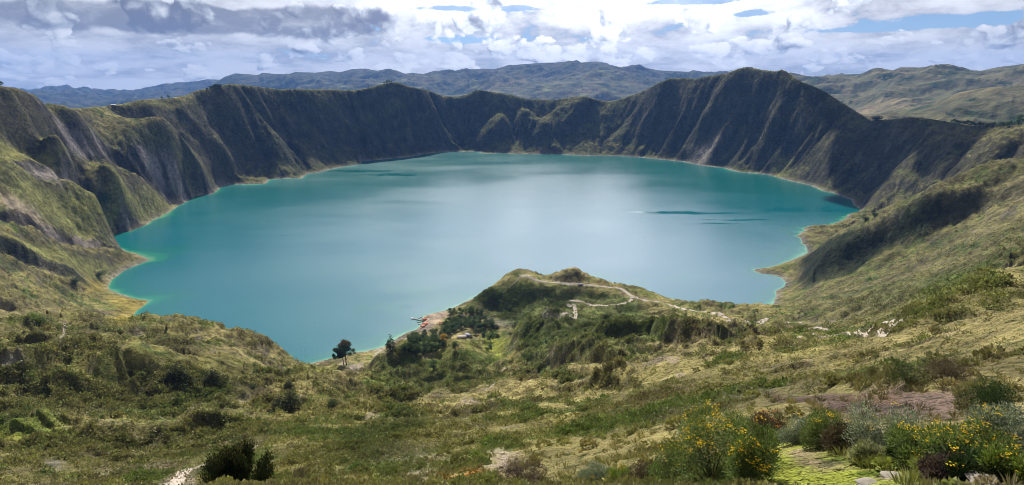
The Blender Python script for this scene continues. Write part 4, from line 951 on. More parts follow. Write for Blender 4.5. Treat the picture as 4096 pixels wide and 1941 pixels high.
def tube(pts, rads, k=6):
    pts = np.array(pts, float); vs = []; n = len(pts)
    for i in range(n):
        t_ = pts[min(i + 1, n - 1)] - pts[max(i - 1, 0)]; t_ = t_ / (np.linalg.norm(t_) + 1e-9)
        a = np.cross(t_, (0, 1, .1)); a /= np.linalg.norm(a) + 1e-9; b = np.cross(t_, a)
        for j in range(k):
            th_ = 2 * math.pi * j / k; vs.append(pts[i] + rads[i] * (a * math.cos(th_) + b * math.sin(th_)))
    f = []
    for i in range(n - 1):
        for j in range(k): f += [i * k + j, i * k + (j + 1) % k, (i + 1) * k + (j + 1) % k, (i + 1) * k + j]
    return np.array(vs), np.array(f)
def tubes_mesh(name, tl, mat, k=6):
    V_ = []; F_ = []; o = 0
    for pts, rads in tl:
        v, f = tube(pts, rads, k); V_.append(v); F_.append(f + o); o += len(v)
    return mesh_from(name, np.concatenate(V_), np.concatenate(F_), 4, mat, True)
def thing(name, label, cat, loc, group=None, rotz=0.0, scale=1.0):
    o = bpy.data.objects.new(name, None); COL.objects.link(o); o.location = loc; o.rotation_euler = (0, 0, rotz)
    o.scale = (scale,) * 3 if not isinstance(scale, tuple) else scale
    o['label'] = label; o['category'] = cat
    if group: o['group'] = group
    return o
def child(name, me, parent, kind=None):
    o = bpy.data.objects.new(name, me); COL.objects.link(o); o.parent = parent
    if kind: o['kind'] = kind
    return o

DARKG = [(.050, .080, .030), (.068, .105, .038), (.095, .14, .045), (.055, .085, .048)]
def tree_meshes(kind, seed, n=900):
    """unit trees one metre tall, returned as (trunk mesh, crown mesh)"""
    g = np.random.default_rng(seed); tl = []; lobes = []
    if kind == 'cone':                     # dense conifer with ragged tiers
        h0 = .06
        for q in range(26):
            z = h0 + (1 - h0) * (q / 26) ** .9; r_ = .20 * (1 - z) ** .75 + .025; a = g.random() * 6.28
            for s in range(3 if z < .7 else 1):
                aa = a + s * 2.1 + g.normal() * .3; rr_ = r_ * (.55 + .35 * g.random())
                lobes.append((math.cos(aa) * rr_, math.sin(aa) * rr_, z, r_ * .5, r_ * .5, .035 + .02 * g.random()))
        tl.append(([(0, 0, -.03), (.005, 0, .5), (0, 0, .93)], [.022, .013, .003]))
    elif kind == 'broad':                  # bushy round-headed tree of the grove
        tl.append(([(0, 0, -.04), (g.normal() * .02, g.normal() * .02, .4), (g.normal() * .03, 0, .8)], [.024, .016, .005]))
        for q in range(15):
            z = .28 + .62 * g.random(); r_ = .20 * math.sin(math.pi * min(1, (z - .08) / .95)) ** .7; a = g.random() * 6.28
            c = (math.cos(a) * r_, math.sin(a) * r_, z); lobes.append((*c, .10 + .04 * g.random(), .10 + .04 * g.random(), .075 + .04 * g.random()))
            if q % 3 == 0: tl.append(([(0, 0, z - .2), c], [.010, .003]))
        lobes.append((0, 0, .92, .08, .08, .09))
    elif kind == 'bush':
        for q in range(12):
            a = g.random() * 6.28; r_ = .28 * g.random(); z = .28 + .45 * g.random()
            lobes.append((math.cos(a) * r_, math.sin(a) * r_, z, .24, .24, .22))
            tl.append(([(0, 0, -.05), (math.cos(a) * r_ * .5, math.sin(a) * r_ * .5, z * .5), (math.cos(a) * r_, math.sin(a) * r_, z)], [.03, .02, .006]))
    g2 = g
    P_, N_, k_ = lobes_pts(lobes, n, g2, .4)
    base = 1.25 * palette(DARKG if kind != 'bush' else [(.03, .05, .02), (.045, .065, .025), (.06, .07, .03)], n, g2, .25)
    base *= (.75 + .5 * g2.random(len(lobes)))[k_][:, None]
    s = {'cone': .050, 'broad': .060, 'bush': .10}[kind]
    if kind == 'cone': base = base * np.array([.62, .46, .30])
    crown = leaf_mesh('crown', P_, N_ + np.array([0, 0, .3]), s * (.7 + .6 * g2.random(n)), s * .55, base, M_LEAF, .8, g2)
    return tubes_mesh('trunk', tl, M_BARK, 5), crown
def tree_at(px, py, hpx, meshes, name, label, group=None, wid=1.0, cat='tree', rmin=2, tint=None, sink=0.0):
    p = hit(px, py, rmin)
    if p is None: return None
    h = hpx * p.length_squared ** 0 * math.hypot(p.x, p.y) / FPX * 1.0
    d = math.hypot(p.x, p.y); up = 1.0 + (d > 0) * 0; h = hpx * d / (FPX * math.cos(PITCH * .4))
    o = thing(name, label, cat, (p.x, p.y, p.z - sink * h), group, random.random() * 6.28, (h * wid, h * wid, h))
    child('trunk', meshes[0], o); child('crown', meshes[1], o); return o

cones = [tree_meshes('cone', 100 + i, 1500) for i in range(3)]
broads = [tree_meshes('broad', 200 + i, 1500) for i in range(6)]
bushes = [tree_meshes('bush', 300 + i, 700) for i in range(3)]
def inpoly(px, py, poly):
    c = False; n_ = len(poly)
    for i in range(n_):
        ax, ay = poly[i]; bx, by = poly[(i + 1) % n_]
        if (ay > py) != (by > py) and px < (bx - ax) * (py - ay) / (by - ay) + ax: c = not c
    return c
# the grove by the beach, tree by tree
G1 = [(1765,1352),(1770,1318),(1800,1288),(1850,1280),(1950,1288),(1975,1305),(1960,1325),(1900,1340),(1840,1335)]
G2 = [(1655,1350),(1700,1340),(1770,1335),(1790,1360),(1775,1395),(1730,1418),(1650,1424),(1615,1405),(1620,1385)]
G3 = [(1790,1252),(1850,1243),(1925,1248),(1935,1262),(1860,1268),(1800,1266)]
gr_pts = []
for poly, cnt in ((G1, 52), (G2, 50), (G3, 16)):
    xs = [p[0] for p in poly]; ys = [p[1] for p in poly]; k = 0; tr = 0
    while k < cnt and tr < 4000:
        tr += 1; x = random.uniform(min(xs), max(xs)); y = random.uniform(min(ys), max(ys))
        if not inpoly(x, y, poly): continue
        if abs(x - 1862) < 26 and 1318 < y < 1360: continue
        if any(abs(x - a) < 11 and abs(y - b) < 5 for a, b in gr_pts): continue
        gr_pts.append((x, y)); k += 1
for x, y in sorted(gr_pts, key=lambda q: q[1]):
    tree_at(x, y, random.uniform(24, 35) * (.72 if y < 1263 and x > 1788 else 1), random.choice(broads), 'grove_tree', 'dark green bushy tree standing close among others in the grove behind the beach', 'trees of the grove behind the beach', random.uniform(1.1, 1.6), rmin=400)

def brown_crown(m, mul):
    me = m.copy(); at = me.attributes['Col']; n_ = len(me.vertices); buf = np.empty(n_ * 4, np.float32); at.data.foreach_get('color', buf)
    buf = buf.reshape(-1, 4); buf[:, :3] *= np.array(mul); at.data.foreach_set('color', buf.ravel()); return me
b0 = (broads[0][0], brown_crown(broads[0][1], (5.5, 2.3, 1.2)))
tree_at(1772, 1376, 46, b0, 'autumn_tree', 'rusty orange-brown tree at the front edge of the grove', None, 1.3, rmin=400)
# singled-out trees
for x, y, h, ms, wd, nm, lb in (
    (1563,1403,78,cones[0],1.25,'conifer_tree','tall ragged dark conifer by the shore between the grove and the pair of tall trees'),
    (1612,1408,36,broads[1],1.5,'round_tree','dark round tree at the left end of the grove beside the tall conifer'),
    (1640,1402,40,broads[2],1.4,'round_tree','bushy tree just right of the round tree at the left end of the grove'),
    (1733,1478,52,broads[3],1.2,'round_tree','lone dark tree with bare trunk on the yellow-green strip below the grove'),
    (1822,1402,46,broads[4],1.1,'round_tree','upright dark tree in front of the hut with pale roofs'),
    (1955,1408,40,broads[5],1.3,'round_tree','brownish leaning tree on the knoll edge beside the meadow'),
    (1940,1362,40,broads[0],1.3,'meadow_tree','left of the three dark trees on the edge of the bright meadow'),
    (1962,1368,46,broads[2],1.3,'meadow_tree','middle and tallest of the three dark trees on the edge of the bright meadow'),
    (1976,1350,38,broads[3],1.1,'meadow_tree','right of the three dark trees on the edge of the bright meadow'),
    (1991,1350,20,cones[1],2.0,'meadow_conifer','small lone conifer in the middle of the bright meadow'),
    (714,1524,80,cones[2],2.4,'pine_tree','dark pine on the terrace edge of the left hill, larger of the two there'),
    (852,1530,65,cones[1],2.4,'pine_tree','dark pine on the terrace edge of the left hill, smaller and to the right'),
    (1157,1556,46,cones[0],2.0,'pine_tree','small dark pine on the slope right of the left terrace'),
    (1122,1640,72,cones[1],2.2,'pine_tree','left pine of the close pair on the grassy slope below the left hill'),
    (1165,1636,91,cones[2],2.3,'pine_tree','right and taller pine of the close pair on the grassy slope below the left hill'),
    (418,818,44,broads[4],1.7,'round_tree','lone round tree on the sunny flank left of the lake'),
    (300,1134,20,bushes[1],2.2,'dark_bush','dark round bush above the yellow shore plants left of the lake'),
    (395,1104,16,bushes[0],3.0,'dark_bush','wide green bush near the shore notch left of the lake'),
    (1980,1312,14,bushes[2],3.0,'dark_bush','flat dark bush at the upper left corner of the bright meadow'),
    (2042,1342,16,bushes[1],2.0,'dark_bush','single round bush at the right side of the bright meadow'),
    (3462,880,14,bushes[0],1.8,'dark_bush','left of two dark dots of bush above the right bay of the lake'),
    (3497,868,16,bushes[2],1.8,'dark_bush','right of two dark dots of bush above the right bay of the lake'),
    (1330,1634,44,bushes[2],1.4,'dark_bush','dark green bush leaning on the rocky ledge at centre left'),
    (1012,1556,20,bushes[0],1.6,'dark_bush','small dark bush on the scrubby slope under the left terrace'),
    (2980,1325,16,bushes[1],1.6,'dark_bush','dark upright bush between the lower trails at right'),
    (4083,498,30,broads[5],1.4,'rim_tree','tallest tree at the right end of the row on the right rim'),
    (3502,485,20,bushes[0],2.0,'rim_bush','dark bush at the foot of the big peak on the right rim'),
    (3745,478,12,bushes[1],2.8,'rim_bush','flat dark bush on the right rim beside the row of trees')):
    tree_at(x, y, h, ms, nm, lb, None, wd, cat='bush' if 'bush' in nm else 'tree', rmin=100, sink=.04)
for x, y, h in ((5,346,14),(100,362,9),(108,366,10),(148,387,8)):
    tree_at(x, y, h, broads[x % 5], 'rim_tree', 'small dark tree on the slope of the left rim peak', 'trees on the left rim peak', 1.4, rmin=900)
for x, y, h in ((606,396,12),(613,396,12),(648,396,9),(674,394,11)):
    tree_at(x, y, h, broads[x % 5], 'rim_tree', 'tiny dark tree on the flat saddle of the left rim', 'trees on the left rim saddle', 1.4, rmin=900)
for x, y, h in ((842,354,8),(850,353,9),(858,351,11),(866,350,12),(874,349,12),(882,349,10),(830,358,6)):
    tree_at(x, y, h, bushes[x % 3], 'rim_tree', 'low dark tree in the clump on the rim shoulder left of centre', 'clump of trees on the rim shoulder', 1.8, rmin=900)
for x, y, h in ((1537,336,9),(1545,334,8),(1551,333,13),(1558,332,10),(1566,331,8),(1474,354,7)):
    tree_at(x, y, h, broads[x % 5], 'rim_tree', 'dark tree beside the summit of the central rim knob', 'trees on the central rim knob', 1.3, rmin=900)
for i in range(26):
    x = 3806 + i * 10.6 + random.uniform(-3, 3); y = float(np.interp(x, [3800, 3883, 4006, 4096], [490, 503, 507, 497])) + 2
    tree_at(x, y, random.uniform(9, 17), broads[i % 6], 'rim_tree', 'dark tree in the row along the crest of the right rim', 'row of trees along the right rim', 1.5, rmin=900)

# the tall pair by the shore (umbrella crowns)
def tall_tree(px, py, hpx, lobes_px, trunk_px, label, tint, name='umbrella_tree'):
    p = hit(px, py, 300); d = math.hypot(p.x, p.y); s = d / FPX
    o = thing(name, label, 'tree', p); a = math.atan2(p.x, p.y); rx_, ry_ = math.cos(a), -math.sin(a)
    def loc(x, y, dep=0): return np.array([rx_ * (x - px) * s + math.sin(a) * dep, ry_ * (x - px) * s + math.cos(a) * dep, (py - y) * s * 1.09])
    tl = []
    for pts, rs in trunk_px: tl.append(([loc(x, y, dp) for x, y, dp in pts], rs))
    child('trunk', tubes_mesh('trunk', tl, M_BARK, 7), o)
    lb = []
    for x, y, w_, h_ in lobes_px:
        for dep in ((0,) if w_ < 9 else (-w_ * s * .35, w_ * s * .35)):
            c = loc(x, y, dep); lb.append((*c, w_ * s * .9, w_ * s * .9, h_ * s * .9))
    n_ = 7500; P_, N_, k_ = lobes_pts(lb, n_, rng, .30)
    c_ = palette(DARKG, n_, rng, .3); zt = smooth(.72, .98, P_[:, 2] / (hpx * s * 1.09))
    c_ = c_ * (1 - zt[:, None] * tint) + np.array([.16, .075, .02]) * (zt * tint)[:, None] * (.6 + .8 * rng.random((n_, 1)))
    child('crown', leaf_mesh('crown', P_, N_, .95 * (.7 + .6 * rng.random(n_)), .6, c_ * .8, M_LEAF, 1.0), o)
tall_tree(1386, 1462, 106, [(1384,1364,16,8),(1400,1371,12,8),(1370,1376,14,9),(1386,1384,19,10),(1364,1394,13,9),(1398,1394,13,9),(1380,1402,12,8),(1405,1378,8,7),(1417,1402,9,6),(1422,1415,7,5),(1404,1415,9,6),(1392,1412,6,6),(1352,1388,7,5)],
          [([(1386,1464,0),(1385,1430,0),(1387,1400,.5),(1385,1370,0)],[.75,.6,.4,.12]),([(1386,1440,0),(1396,1425,1),(1404,1412,1)],[.32,.25,.1]),([(1385,1415,0),(1370,1398,-1),(1362,1390,-1)],[.3,.2,.1]),([(1387,1405,0),(1400,1392,1),(1416,1402,1)],[.25,.2,.08])],
          'tall tree with rusty umbrella crown, straight trunk of the pair at the shore', .8)
tall_tree(1373, 1459, 72, [(1346,1392,9,5),(1356,1400,10,7),(1338,1416,6,9),(1344,1424,6,8),(1362,1411,10,8),(1376,1418,9,7),(1368,1425,8,6),(1358,1422,8,8)],
          [([(1374,1461,0),(1376,1445,0),(1370,1428,0),(1362,1408,0)],[.5,.4,.3,.12]),([(1371,1430,0),(1352,1418,-1),(1342,1414,-1)],[.22,.16,.06])],
          'smaller leaning tree with drooping left branches, left of the pair at the shore', 0.0)

# ------------------------------------------------------------------ low scrub: clumps no one could count
tt_all = (Z - EYE) / RRm
cm = np.maximum.accumulate(tt_all, axis=1); prev = np.c_[np.full((NA, 1), -9.0), cm[:, :-1]]
vis = np.maximum(tt_all - prev, 0); vis[:, :3] = 0
daz = np.gradient(azs)[:, None] * np.ones_like(Z)
pxw = vis * daz * FPX * FPX                       # picture area of each cell
inview = (np.abs(AA) < R(49))
def scatter(n, wts, g=rng):
    w_ = wts.ravel(); p_ = w_ / w_.sum(); cs = np.cumsum(p_); k = np.searchsorted(cs, g.random(n)); k = np.minimum(k, len(w_) - 1)
    i, j = k // NR, k % NR; a = azs[i] + (g.random(n) - .5) * np.gradient(azs)[i]; r_ = rr[j] * np.exp((g.random(n) - .5) * .006)
    x = r_ * np.sin(a); y = r_ * np.cos(a); return x, y, ground_n(x, y), r_, i, j
bare_m = smooth(.20, .27, C[..., 0]); lawn = (C[..., 1] > .19) & (C[..., 0] < .15) & (RRm < 30)
okveg = CLR * (SD > 6) * (1 - .93 * bare_m) * (~lawn)
cellarea = daz * RRm * RRm * .005
patch = .12 + 1.6 * smooth(-.25, .3, fbm(X, Y, 30, 4, .6, 141)); patch = patch * SCR
SCRUB = [(.075, .088, .030), (.10, .10, .040), (.050, .078, .024), (.030, .048, .018), (.095, .078, .040), (.065, .050, .030), (.080, .095, .030), (.11, .10, .052)]
def lumps(n, wts, smin, smax, sk, flat, seed, tris=10, mul=1.0, pal=SCRUB, lf=.62):
    """little leafy mounds: each one a fan of leaf-like faces over a dome"""
    g = np.random.default_rng(seed); x, y, z, r_, i, j = scatter(n, wts, g)
    s = np.clip(r_ * sk, smin, smax) * (.45 + 1.1 * g.random(n) ** 2)
    gc = C[i, j]; c = palette(pal, n, g, .38) * mul; c = (c * .5 + gc * .5) * 1.6
    nl = tris; d = runit(n * nl, g).reshape(n, nl, 3); d[..., 2] = np.abs(d[..., 2]) * .9 + .05
    ctr = np.stack([x, y, z], -1)[:, None, :]
    P_ = ctr + d * (s[:, None, None] * (.45 + .35 * g.random((n, nl, 1)))) * np.array([1, 1, flat])
    Nn = d + np.array([0, 0, .35])
    cc_ = np.repeat(c, nl, 0) * (.72 + .6 * g.random((n * nl, 1)))
    v, f = leaves(P_.reshape(-1, 3), np.repeat(s, nl) * lf, np.repeat(s, nl) * lf * .75, Nn.reshape(-1, 3), .55, g)
    return v, f, np.repeat(cc_, 4, 0)
def tufts(n, wts, hmin, hmax, hk, seed, blades, cols):
    """tussock grass: blades fanning from a point"""
    g = np.random.default_rng(seed); x, y, z, r_, i, j = scatter(n, wts, g)
    h = np.clip(r_ * hk, hmin, hmax) * (.5 + .8 * g.random(n)); c = (palette(cols, n, g, .2) * .55 + C[i, j] * .45) * 1.3
    d = runit(n * blades, g); d[:, 2] = np.abs(d[:, 2]) + .75; d /= np.linalg.norm(d, axis=1)[:, None]
    P_ = np.repeat(np.stack([x, y, z - .03], -1), blades, 0) + d * np.array([.25, .25, 0]) * np.repeat(h, blades)[:, None]
    L_ = np.repeat(h, blades) * (.7 + .5 * g.random(n * blades))
    v, f = leaves(P_, L_, L_ * .13, d, .12, g)
    return v, f, np.repeat(np.repeat(c, blades, 0) * (.75 + .5 * g.random((n * blades, 1))), 4, 0)
STRAW = [(.17, .145, .065), (.12, .11, .045), (.20, .17, .085), (.10, .085, .04)]
def join(name, parts, mat, label, nm):
    V_ = []; F_ = []; C_ = []; o = 0
    for v, f, c in parts: V_.append(v); F_.append(f + o); C_.append(c); o += len(v)
    me = mesh_from(name, np.concatenate(V_), np.concatenate(F_), 4, mat, False, {'Col': np.concatenate(C_)})
    o_ = link(nm, me, 'stuff', label, 'vegetation'); return o_
base_w = (pxw * inview * .9 + cellarea * (RRm < 600) * inview * .0004 * FPX) * okveg * np.minimum(SCR, 1)
nearw = base_w * (RRm < 60); midw = base_w * smooth(45, 75, RRm) * (1 - smooth(700, 1150, RRm)); farw = base_w * smooth(700, 1000, RRm) * smooth(30, 70, SD)
join('near_scrub', [lumps(4200, nearw * patch, .16, .7, .016, .95, 11, 150, lf=.34), tufts(9000, nearw, .16, .42, .012, 12, 26, STRAW + SCRUB[:2])], M_COVER,
     'low scrub and tussock grass covering the nearest slope', 'scrub_near')
join('mid_scrub', [lumps(44000, midw * patch ** 1.3, .3, 1.5, .0052, 1.0, 13, 9), tufts(52000, midw, .3, 1.1, .0045, 14, 7, STRAW + SCRUB[:3] + [(.15, .15, .05)])], M_COVER,
     'olive and straw coloured scrub covering the hills before the lake', 'scrub_hills')
join('hill_bushes', [lumps(2400, midw * patch, .9, 2.2, .0080, 1.0, 17, 34, .75, SCRUB[:4] + [(.03, .045, .02)] * 2, .42)], M_COVER, 'larger dark bushes scattered over the hills before the lake', 'scrub_bushes')
join('far_scrub', [lumps(30000, farw, 1.6, 5.0, .0016, .7, 15, 6, .8, SCRUB[:4])], M_COVER,
     'dark scrub dotted over the crater walls', 'scrub_walls')
side_w = cellarea * (RRm < 45) * (np.abs(AA) < R(62)) * CLR * SCR * (1 - bare_m) / np.maximum(RRm, 3)
join('near_grass', [tufts(9000, side_w, .12, .38, .02, 21, 22, STRAW + SCRUB[:2]), lumps(1500, side_w, .15, .55, .02, .95, 22, 110, lf=.34)], M_COVER,
     'tussock grass and small plants around the viewpoint', 'grass')
# lawn grass
lw_ = pxw * ((C[..., 1] > .15) & (C[..., 0] < .20) & (RRm < 28) & (RRm > 6))
if lw_.sum() > 0:
    join('lawn', [tufts(9000, lw_, .035, .06, .004, 16, 7, [(.10, .19, .02), (.15, .24, .03), (.19, .22, .05)])], M_COVER, 'short bright green grass on the small clearing', 'grass')

# ------------------------------------------------------------------ nearby shrubs, one by one
GREY = [(.16, .19, .13), (.22, .25, .19), (.11, .14, .09), (.30, .33, .27)]
OLIV = [(.10, .15, .045), (.15, .20, .06), (.07, .11, .03), (.18, .21, .09)]
DGRN = [(.03, .055, .02), (.05, .08, .025), (.02, .035, .015)]
BRWN = [(.07, .05, .04), (.11, .08, .055), (.05, .035, .03), (.13, .11, .07)]
PURP = [(.09, .06, .065), (.12, .085, .08), (.06, .045, .05)]
LIME = [(.16, .22, .04), (.10, .16, .03), (.20, .24, .07)]
YEL = [(.80, .56, .02), (.85, .62, .03), (.72, .44, .015)]; ORG = [(.62, .27, .03), (.50, .22, .03)]
def shrub(px, py, wpx, hpx, pal, nfl, label, fcol=YEL, nleaf=10500, lsize=.062, spiky=.35, name='shrub', rfix=None, fl_where=.5):
    a, t_ = azT(px, py)
    if rfix: p = Vector((rfix * math.sin(a), rfix * math.cos(a), 0))
    else:
        p = hit(px, min(py, 1941), 4.0)
        if p is None: return
    p.z = ground(p.x, p.y) - .03; d = math.hypot(p.x, p.y); s = math.sqrt(d * d + (EYE - p.z) ** 2) / FPX
    w_ = wpx * s / 2; h = hpx * s * 1.12; g = np.random.default_rng(int(px * 7 + py))
    o = thing(name, label, 'shrub', p, None, 0)
    lb = []; tl = []
    for q in range(22):
        aa = g.random() * 6.28; rr_ = w_ * .78 * g.random() ** .5; zz = h * (.13 + .68 * g.random()) * (1 - .35 * (rr_ / w_))
        c = np.array([math.cos(aa) * rr_, math.sin(aa) * rr_ * .8, zz]); lb.append((*c, w_ * .33, w_ * .30, h * .24))
        tl.append(([(0, 0, 0), (c * .5 + g.normal(size=3) * .04).tolist(), c.tolist()], [.020, .012, .004]))
    child('stems', tubes_mesh('stems', tl, M_STEM, 4), o)
    P_, N_, k_ = lobes_pts(lb, nleaf, g, .45); P_[:, 2] = np.maximum(P_[:, 2], .02)
    c_ = palette(pal, nleaf, g, .25) * (.75 + .5 * g.random(len(lb)))[k_][:, None]
    child('foliage', leaf_mesh('foliage', P_, N_ + np.array([0, 0, .6]), lsize * (.6 + .8 * g.random(nleaf)), lsize * spiky, c_, M_LEAF, .55, g), o)
    if nfl:
        ncl = max(2, nfl // 5); Pc, Nc, _ = lobes_pts(lb, ncl * 6, g, .9); top = np.argsort(-Pc[:, 2] - .0 * g.random(len(Pc)))[: int(len(Pc) * fl_where)]
        ch = g.choice(top, ncl); Pf = np.repeat(Pc[ch], 9, 0) + g.normal(size=(ncl * 9, 3)) * np.array([.055, .055, .03]) + np.array([0, 0, .03])
        V_ = []; 
        npet = 6; Pp = np.repeat(Pf, npet, 0); ang = np.tile(np.arange(npet) * 2 * math.pi / npet, len(Pf))
        Nn = np.stack([np.cos(ang), np.sin(ang), np.full(len(ang), .25)], -1)
        me_f = leaf_mesh('flowers', Pp, Nn, .019, .017, np.repeat(palette(fcol, len(Pf), g, .12), npet, 0), M_LEAF, .25, g)
        child('flowers', me_f, o, 'stuff')
    return o
for a_ in (
    (2850,1960,330,290,OLIV,330,'widest of the yellow-flowered bushes, second from the left below the centre slope'),
    (2990,1938,190,230,OLIV,190,'dense green bush with many yellow flowers right at the left edge of the grass clearing'),
    (2700,1950,200,170,OLIV,110,'low olive bush with yellow flowers, leftmost of the flowering bushes'),
    (3075,1765,140,110,BRWN,150,'bush topped with orange flowers behind the top of the grass clearing',ORG),
    (3190,1772,150,100,GREY,30,'silvery green bush right behind the top end of the grass clearing'),
    (3300,1790,170,130,OLIV,110,'green bush with a patch of yellow flowers on top, behind the clearing'),
    (3400,1815,170,100,BRWN,0,'brown twiggy bush behind the middle of the grass clearing'),
    (3530,1812,260,170,GREY,20,'large silver-leaved bush under the bare brown bank'),
    (3490,1850,120,80,[(.24,.25,.15),(.18,.2,.1),(.3,.3,.2)],0,'small pale cream-green bush in front of the large silver bush'),
    (3700,1845,240,120,OLIV,200,'broad bush with many yellow flowers right of the large silver bush'),
    (3860,1850,240,120,OLIV,220,'bush sprinkled with yellow flowers, second from the right corner'),
    (4010,1800,220,130,GREY,60,'silver bush with some yellow flowers at the right edge'),
    (3790,1935,150,90,PURP,0,'grey-brown twiggy bush right of the lower end of the clearing'),
    (3900,1925,210,110,DGRN,40,'dark green bush above the pale stone slab in the right corner'),
    (4070,1925,170,90,LIME,50,'lime green tuft of long grass in the right corner'),
    (3600,1850,90,50,DGRN,0,'small dark green bush at the right rim of the clearing'),
    (2940,1780,170,130,OLIV,90,'grey-green flowering bush upslope of the clearing on its left'),
    (2780,1760,150,80,GREY,20,'soft grey bush at the start of the flowering slope'),
    (2390,1955,150,80,GREY,8,'silver-leaved bush at the bottom edge, centre right'),
    (2080,1960,190,100,PURP,0,'purple-brown heathery bush at the bottom edge, centre'),
    (2610,1960,170,110,BRWN,0,'dark brown twiggy bush at the bottom edge, left of the flowering bushes'),
    (2480,1960,120,70,LIME,40,'yellow-green low bush with few flowers at the bottom edge'),
    (1210,1975,120,60,BRWN,0,'small brown bush at the bottom edge right of the dark conifer-like bush'),
    (3640,1530,150,90,DGRN,0,'round dark bush on the slope above the bare brown bank'),
    (3790,1525,150,95,BRWN,0,'round brownish bush on the slope above the bare brown bank, right one'),
    (3930,1660,170,110,DGRN,0,'dark green bush right of the bare brown bank')):
    fc = a_[7] if len(a_) > 7 else YEL
    shrub(*a_[:7], fcol=fc)
# big dark shrub at the bottom left
p = hit(960, 1941, 10); d = math.hypot(p.x, p.y); s = d / FPX
o = thing('juniper_shrub', 'big nearly black upright shrub cut by the bottom edge, beside the pale trail', 'shrub', (p.x, p.y, p.z - 1.0))
lb = []; tl = []; g = np.random.default_rng(5)
for q in range(34):
    aa = g.random() * 6.28; r_ = 125 * s * g.random() ** .6; hh_ = 175 * s * 1.15 * (1 - .45 * (r_ / (125 * s)) ** 2) * (.75 + .3 * g.random())
    for z_ in (.25, .5, .75, .93): lb.append((math.cos(aa) * r_ * (.6 + .5 * z_), math.sin(aa) * r_ * .8 * (.6 + .5 * z_), hh_ * z_ + .6, 25 * s, 25 * s, 30 * s))
    tl.append(([(0, 0, 0), (math.cos(aa) * r_ * .7, math.sin(aa) * r_ * .6, hh_ * .5), (math.cos(aa) * r_, math.sin(aa) * r_ * .8, hh_ * .95)], [.05, .03, .01]))
child('stems', tubes_mesh('stems', tl, M_STEM, 4), o)
P_, N_, k_ = lobes_pts(lb, 26000, g, .15); c_ = palette([(.012, .020, .008), (.016, .026, .010), (.03, .032, .010)], 26000, g, .3)
tp = smooth(.55, 1.0, P_[:, 2] / P_[:, 2].max()) * (g.random(26000) < .3); c_ = c_ * (1 - tp[:, None]) + np.array([.10, .085, .03]) * tp[:, None]
child('foliage', leaf_mesh('foliage', P_, N_ * .5 + np.array([0, 0, 1.2]), .26, .08, c_, M_LEAF, .3, g), o)

# ------------------------------------------------------------------ trails
def ribbon(px, width, name, mat, dz=.22, step=3.0, rmin=20, jit=.25):
    P_ = [hit(x, y, rmin) for x, y in px]; P_ = [p for p in P_ if p is not None]
    Q = [(p.x, p.y) for p in P_]; out_ = []
    for k in range(len(Q) - 1):
        p0 = Q[max(k - 1, 0)]; p1 = Q[k]; p2 = Q[k + 1]; p3 = Q[min(k + 2, len(Q) - 1)]
        L_ = math.hypot(p2[0] - p1[0], p2[1] - p1[1]); m_ = max(2, int(L_ / step))
        for i in range(m_):
            u_ = i / m_
            out_.append(tuple(.5 * (2 * p1[c_] + (p2[c_] - p0[c_]) * u_ + (2 * p0[c_] - 5 * p1[c_] + 4 * p2[c_] - p3[c_]) * u_ * u_ + (3 * p1[c_] - 3 * p2[c_] + p3[c_] - p0[c_]) * u_ ** 3) for c_ in (0, 1)))
    out_.append(Q[-1]); A_ = np.array(out_)
    tg = np.gradient(A_, axis=0); tg /= np.linalg.norm(tg, axis=1)[:, None] + 1e-9; nr = np.c_[-tg[:, 1], tg[:, 0]]
    m_ = len(A_); cr_ = 5; wv = width * (1 + jit * fbm(np.arange(m_) * 1.0, np.zeros(m_), 7, 3, .6, 150)) / 2
    V_ = []
    for c_ in np.linspace(-1, 1, cr_):
        q_ = A_ + nr * (wv * c_)[:, None]; z_ = ground_n(q_[:, 0], q_[:, 1]) + dz * (1 if abs(c_) < .9 else .1); V_.append(np.c_[q_, z_])
    V_ = np.stack(V_, 1).reshape(-1, 3); F_ = []
    for i in range(m_ - 1):
        for j in range(cr_ - 1): F_ += [i * cr_ + j, (i + 1) * cr_ + j, (i + 1) * cr_ + j + 1, i * cr_ + j + 1]
    me = mesh_from(name, V_, np.array(F_), 4, mat, True); return link(name, me, 'structure')
M_TR = col_mat('pale_trail_dust', (.38, .33, .26), .95, .6, .14); M_TR2 = col_mat('trail_earth', (.30, .26, .19), .95, .8, .2)
ribbon([(2085,1104),(2115,1108),(2150,1122),(2200,1130),(2260,1135),(2330,1141),(2400,1146),(2470,1152),(2500,1165),(2530,1186),(2600,1205),(2680,1220),(2730,1234),(2780,1245),(2850,1250),(2900,1265),(2980,1284),(3050,1286),(3150,1291),(3200,1290)], 5.6, 'trail', M_TR, rmin=300)
ribbon([(2530,1190),(2510,1208),(2450,1218),(2400,1222),(2350,1215),(2320,1206),(2285,1203),(2265,1211),(2280,1226),(2300,1240),(2302,1252),(2280,1262),(2230,1264),(2170,1258)], 5.4, 'trail', M_TR, rmin=300)
ribbon([(2080,1108),(2060,1130),(2030,1155),(2002,1180)], 1.8, 'footpath', M_TR2, rmin=300)
ribbon([(1720,1252),(1750,1250),(1795,1246),(1794,1262)], 1.6, 'footpath', M_TR2, rmin=300)
ribbon([(3225,1310),(3270,1313),(3305,1322),(3250,1317)], 2.8, 'trail', M_TR, rmin=150)
ribbon([(3470,1332),(3488,1312),(3512,1297),(3545,1293),(3568,1304),(3560,1328),(3525,1342),(3460,1336),(3390,1330),(3340,1342),(3280,1350),(3190,1350)], 1.4, 'trail', M_TR, rmin=120)
ribbon([(3568,1304),(3590,1290),(3612,1278),(3640,1274)], 1.8, 'trail', M_TR, rmin=120)
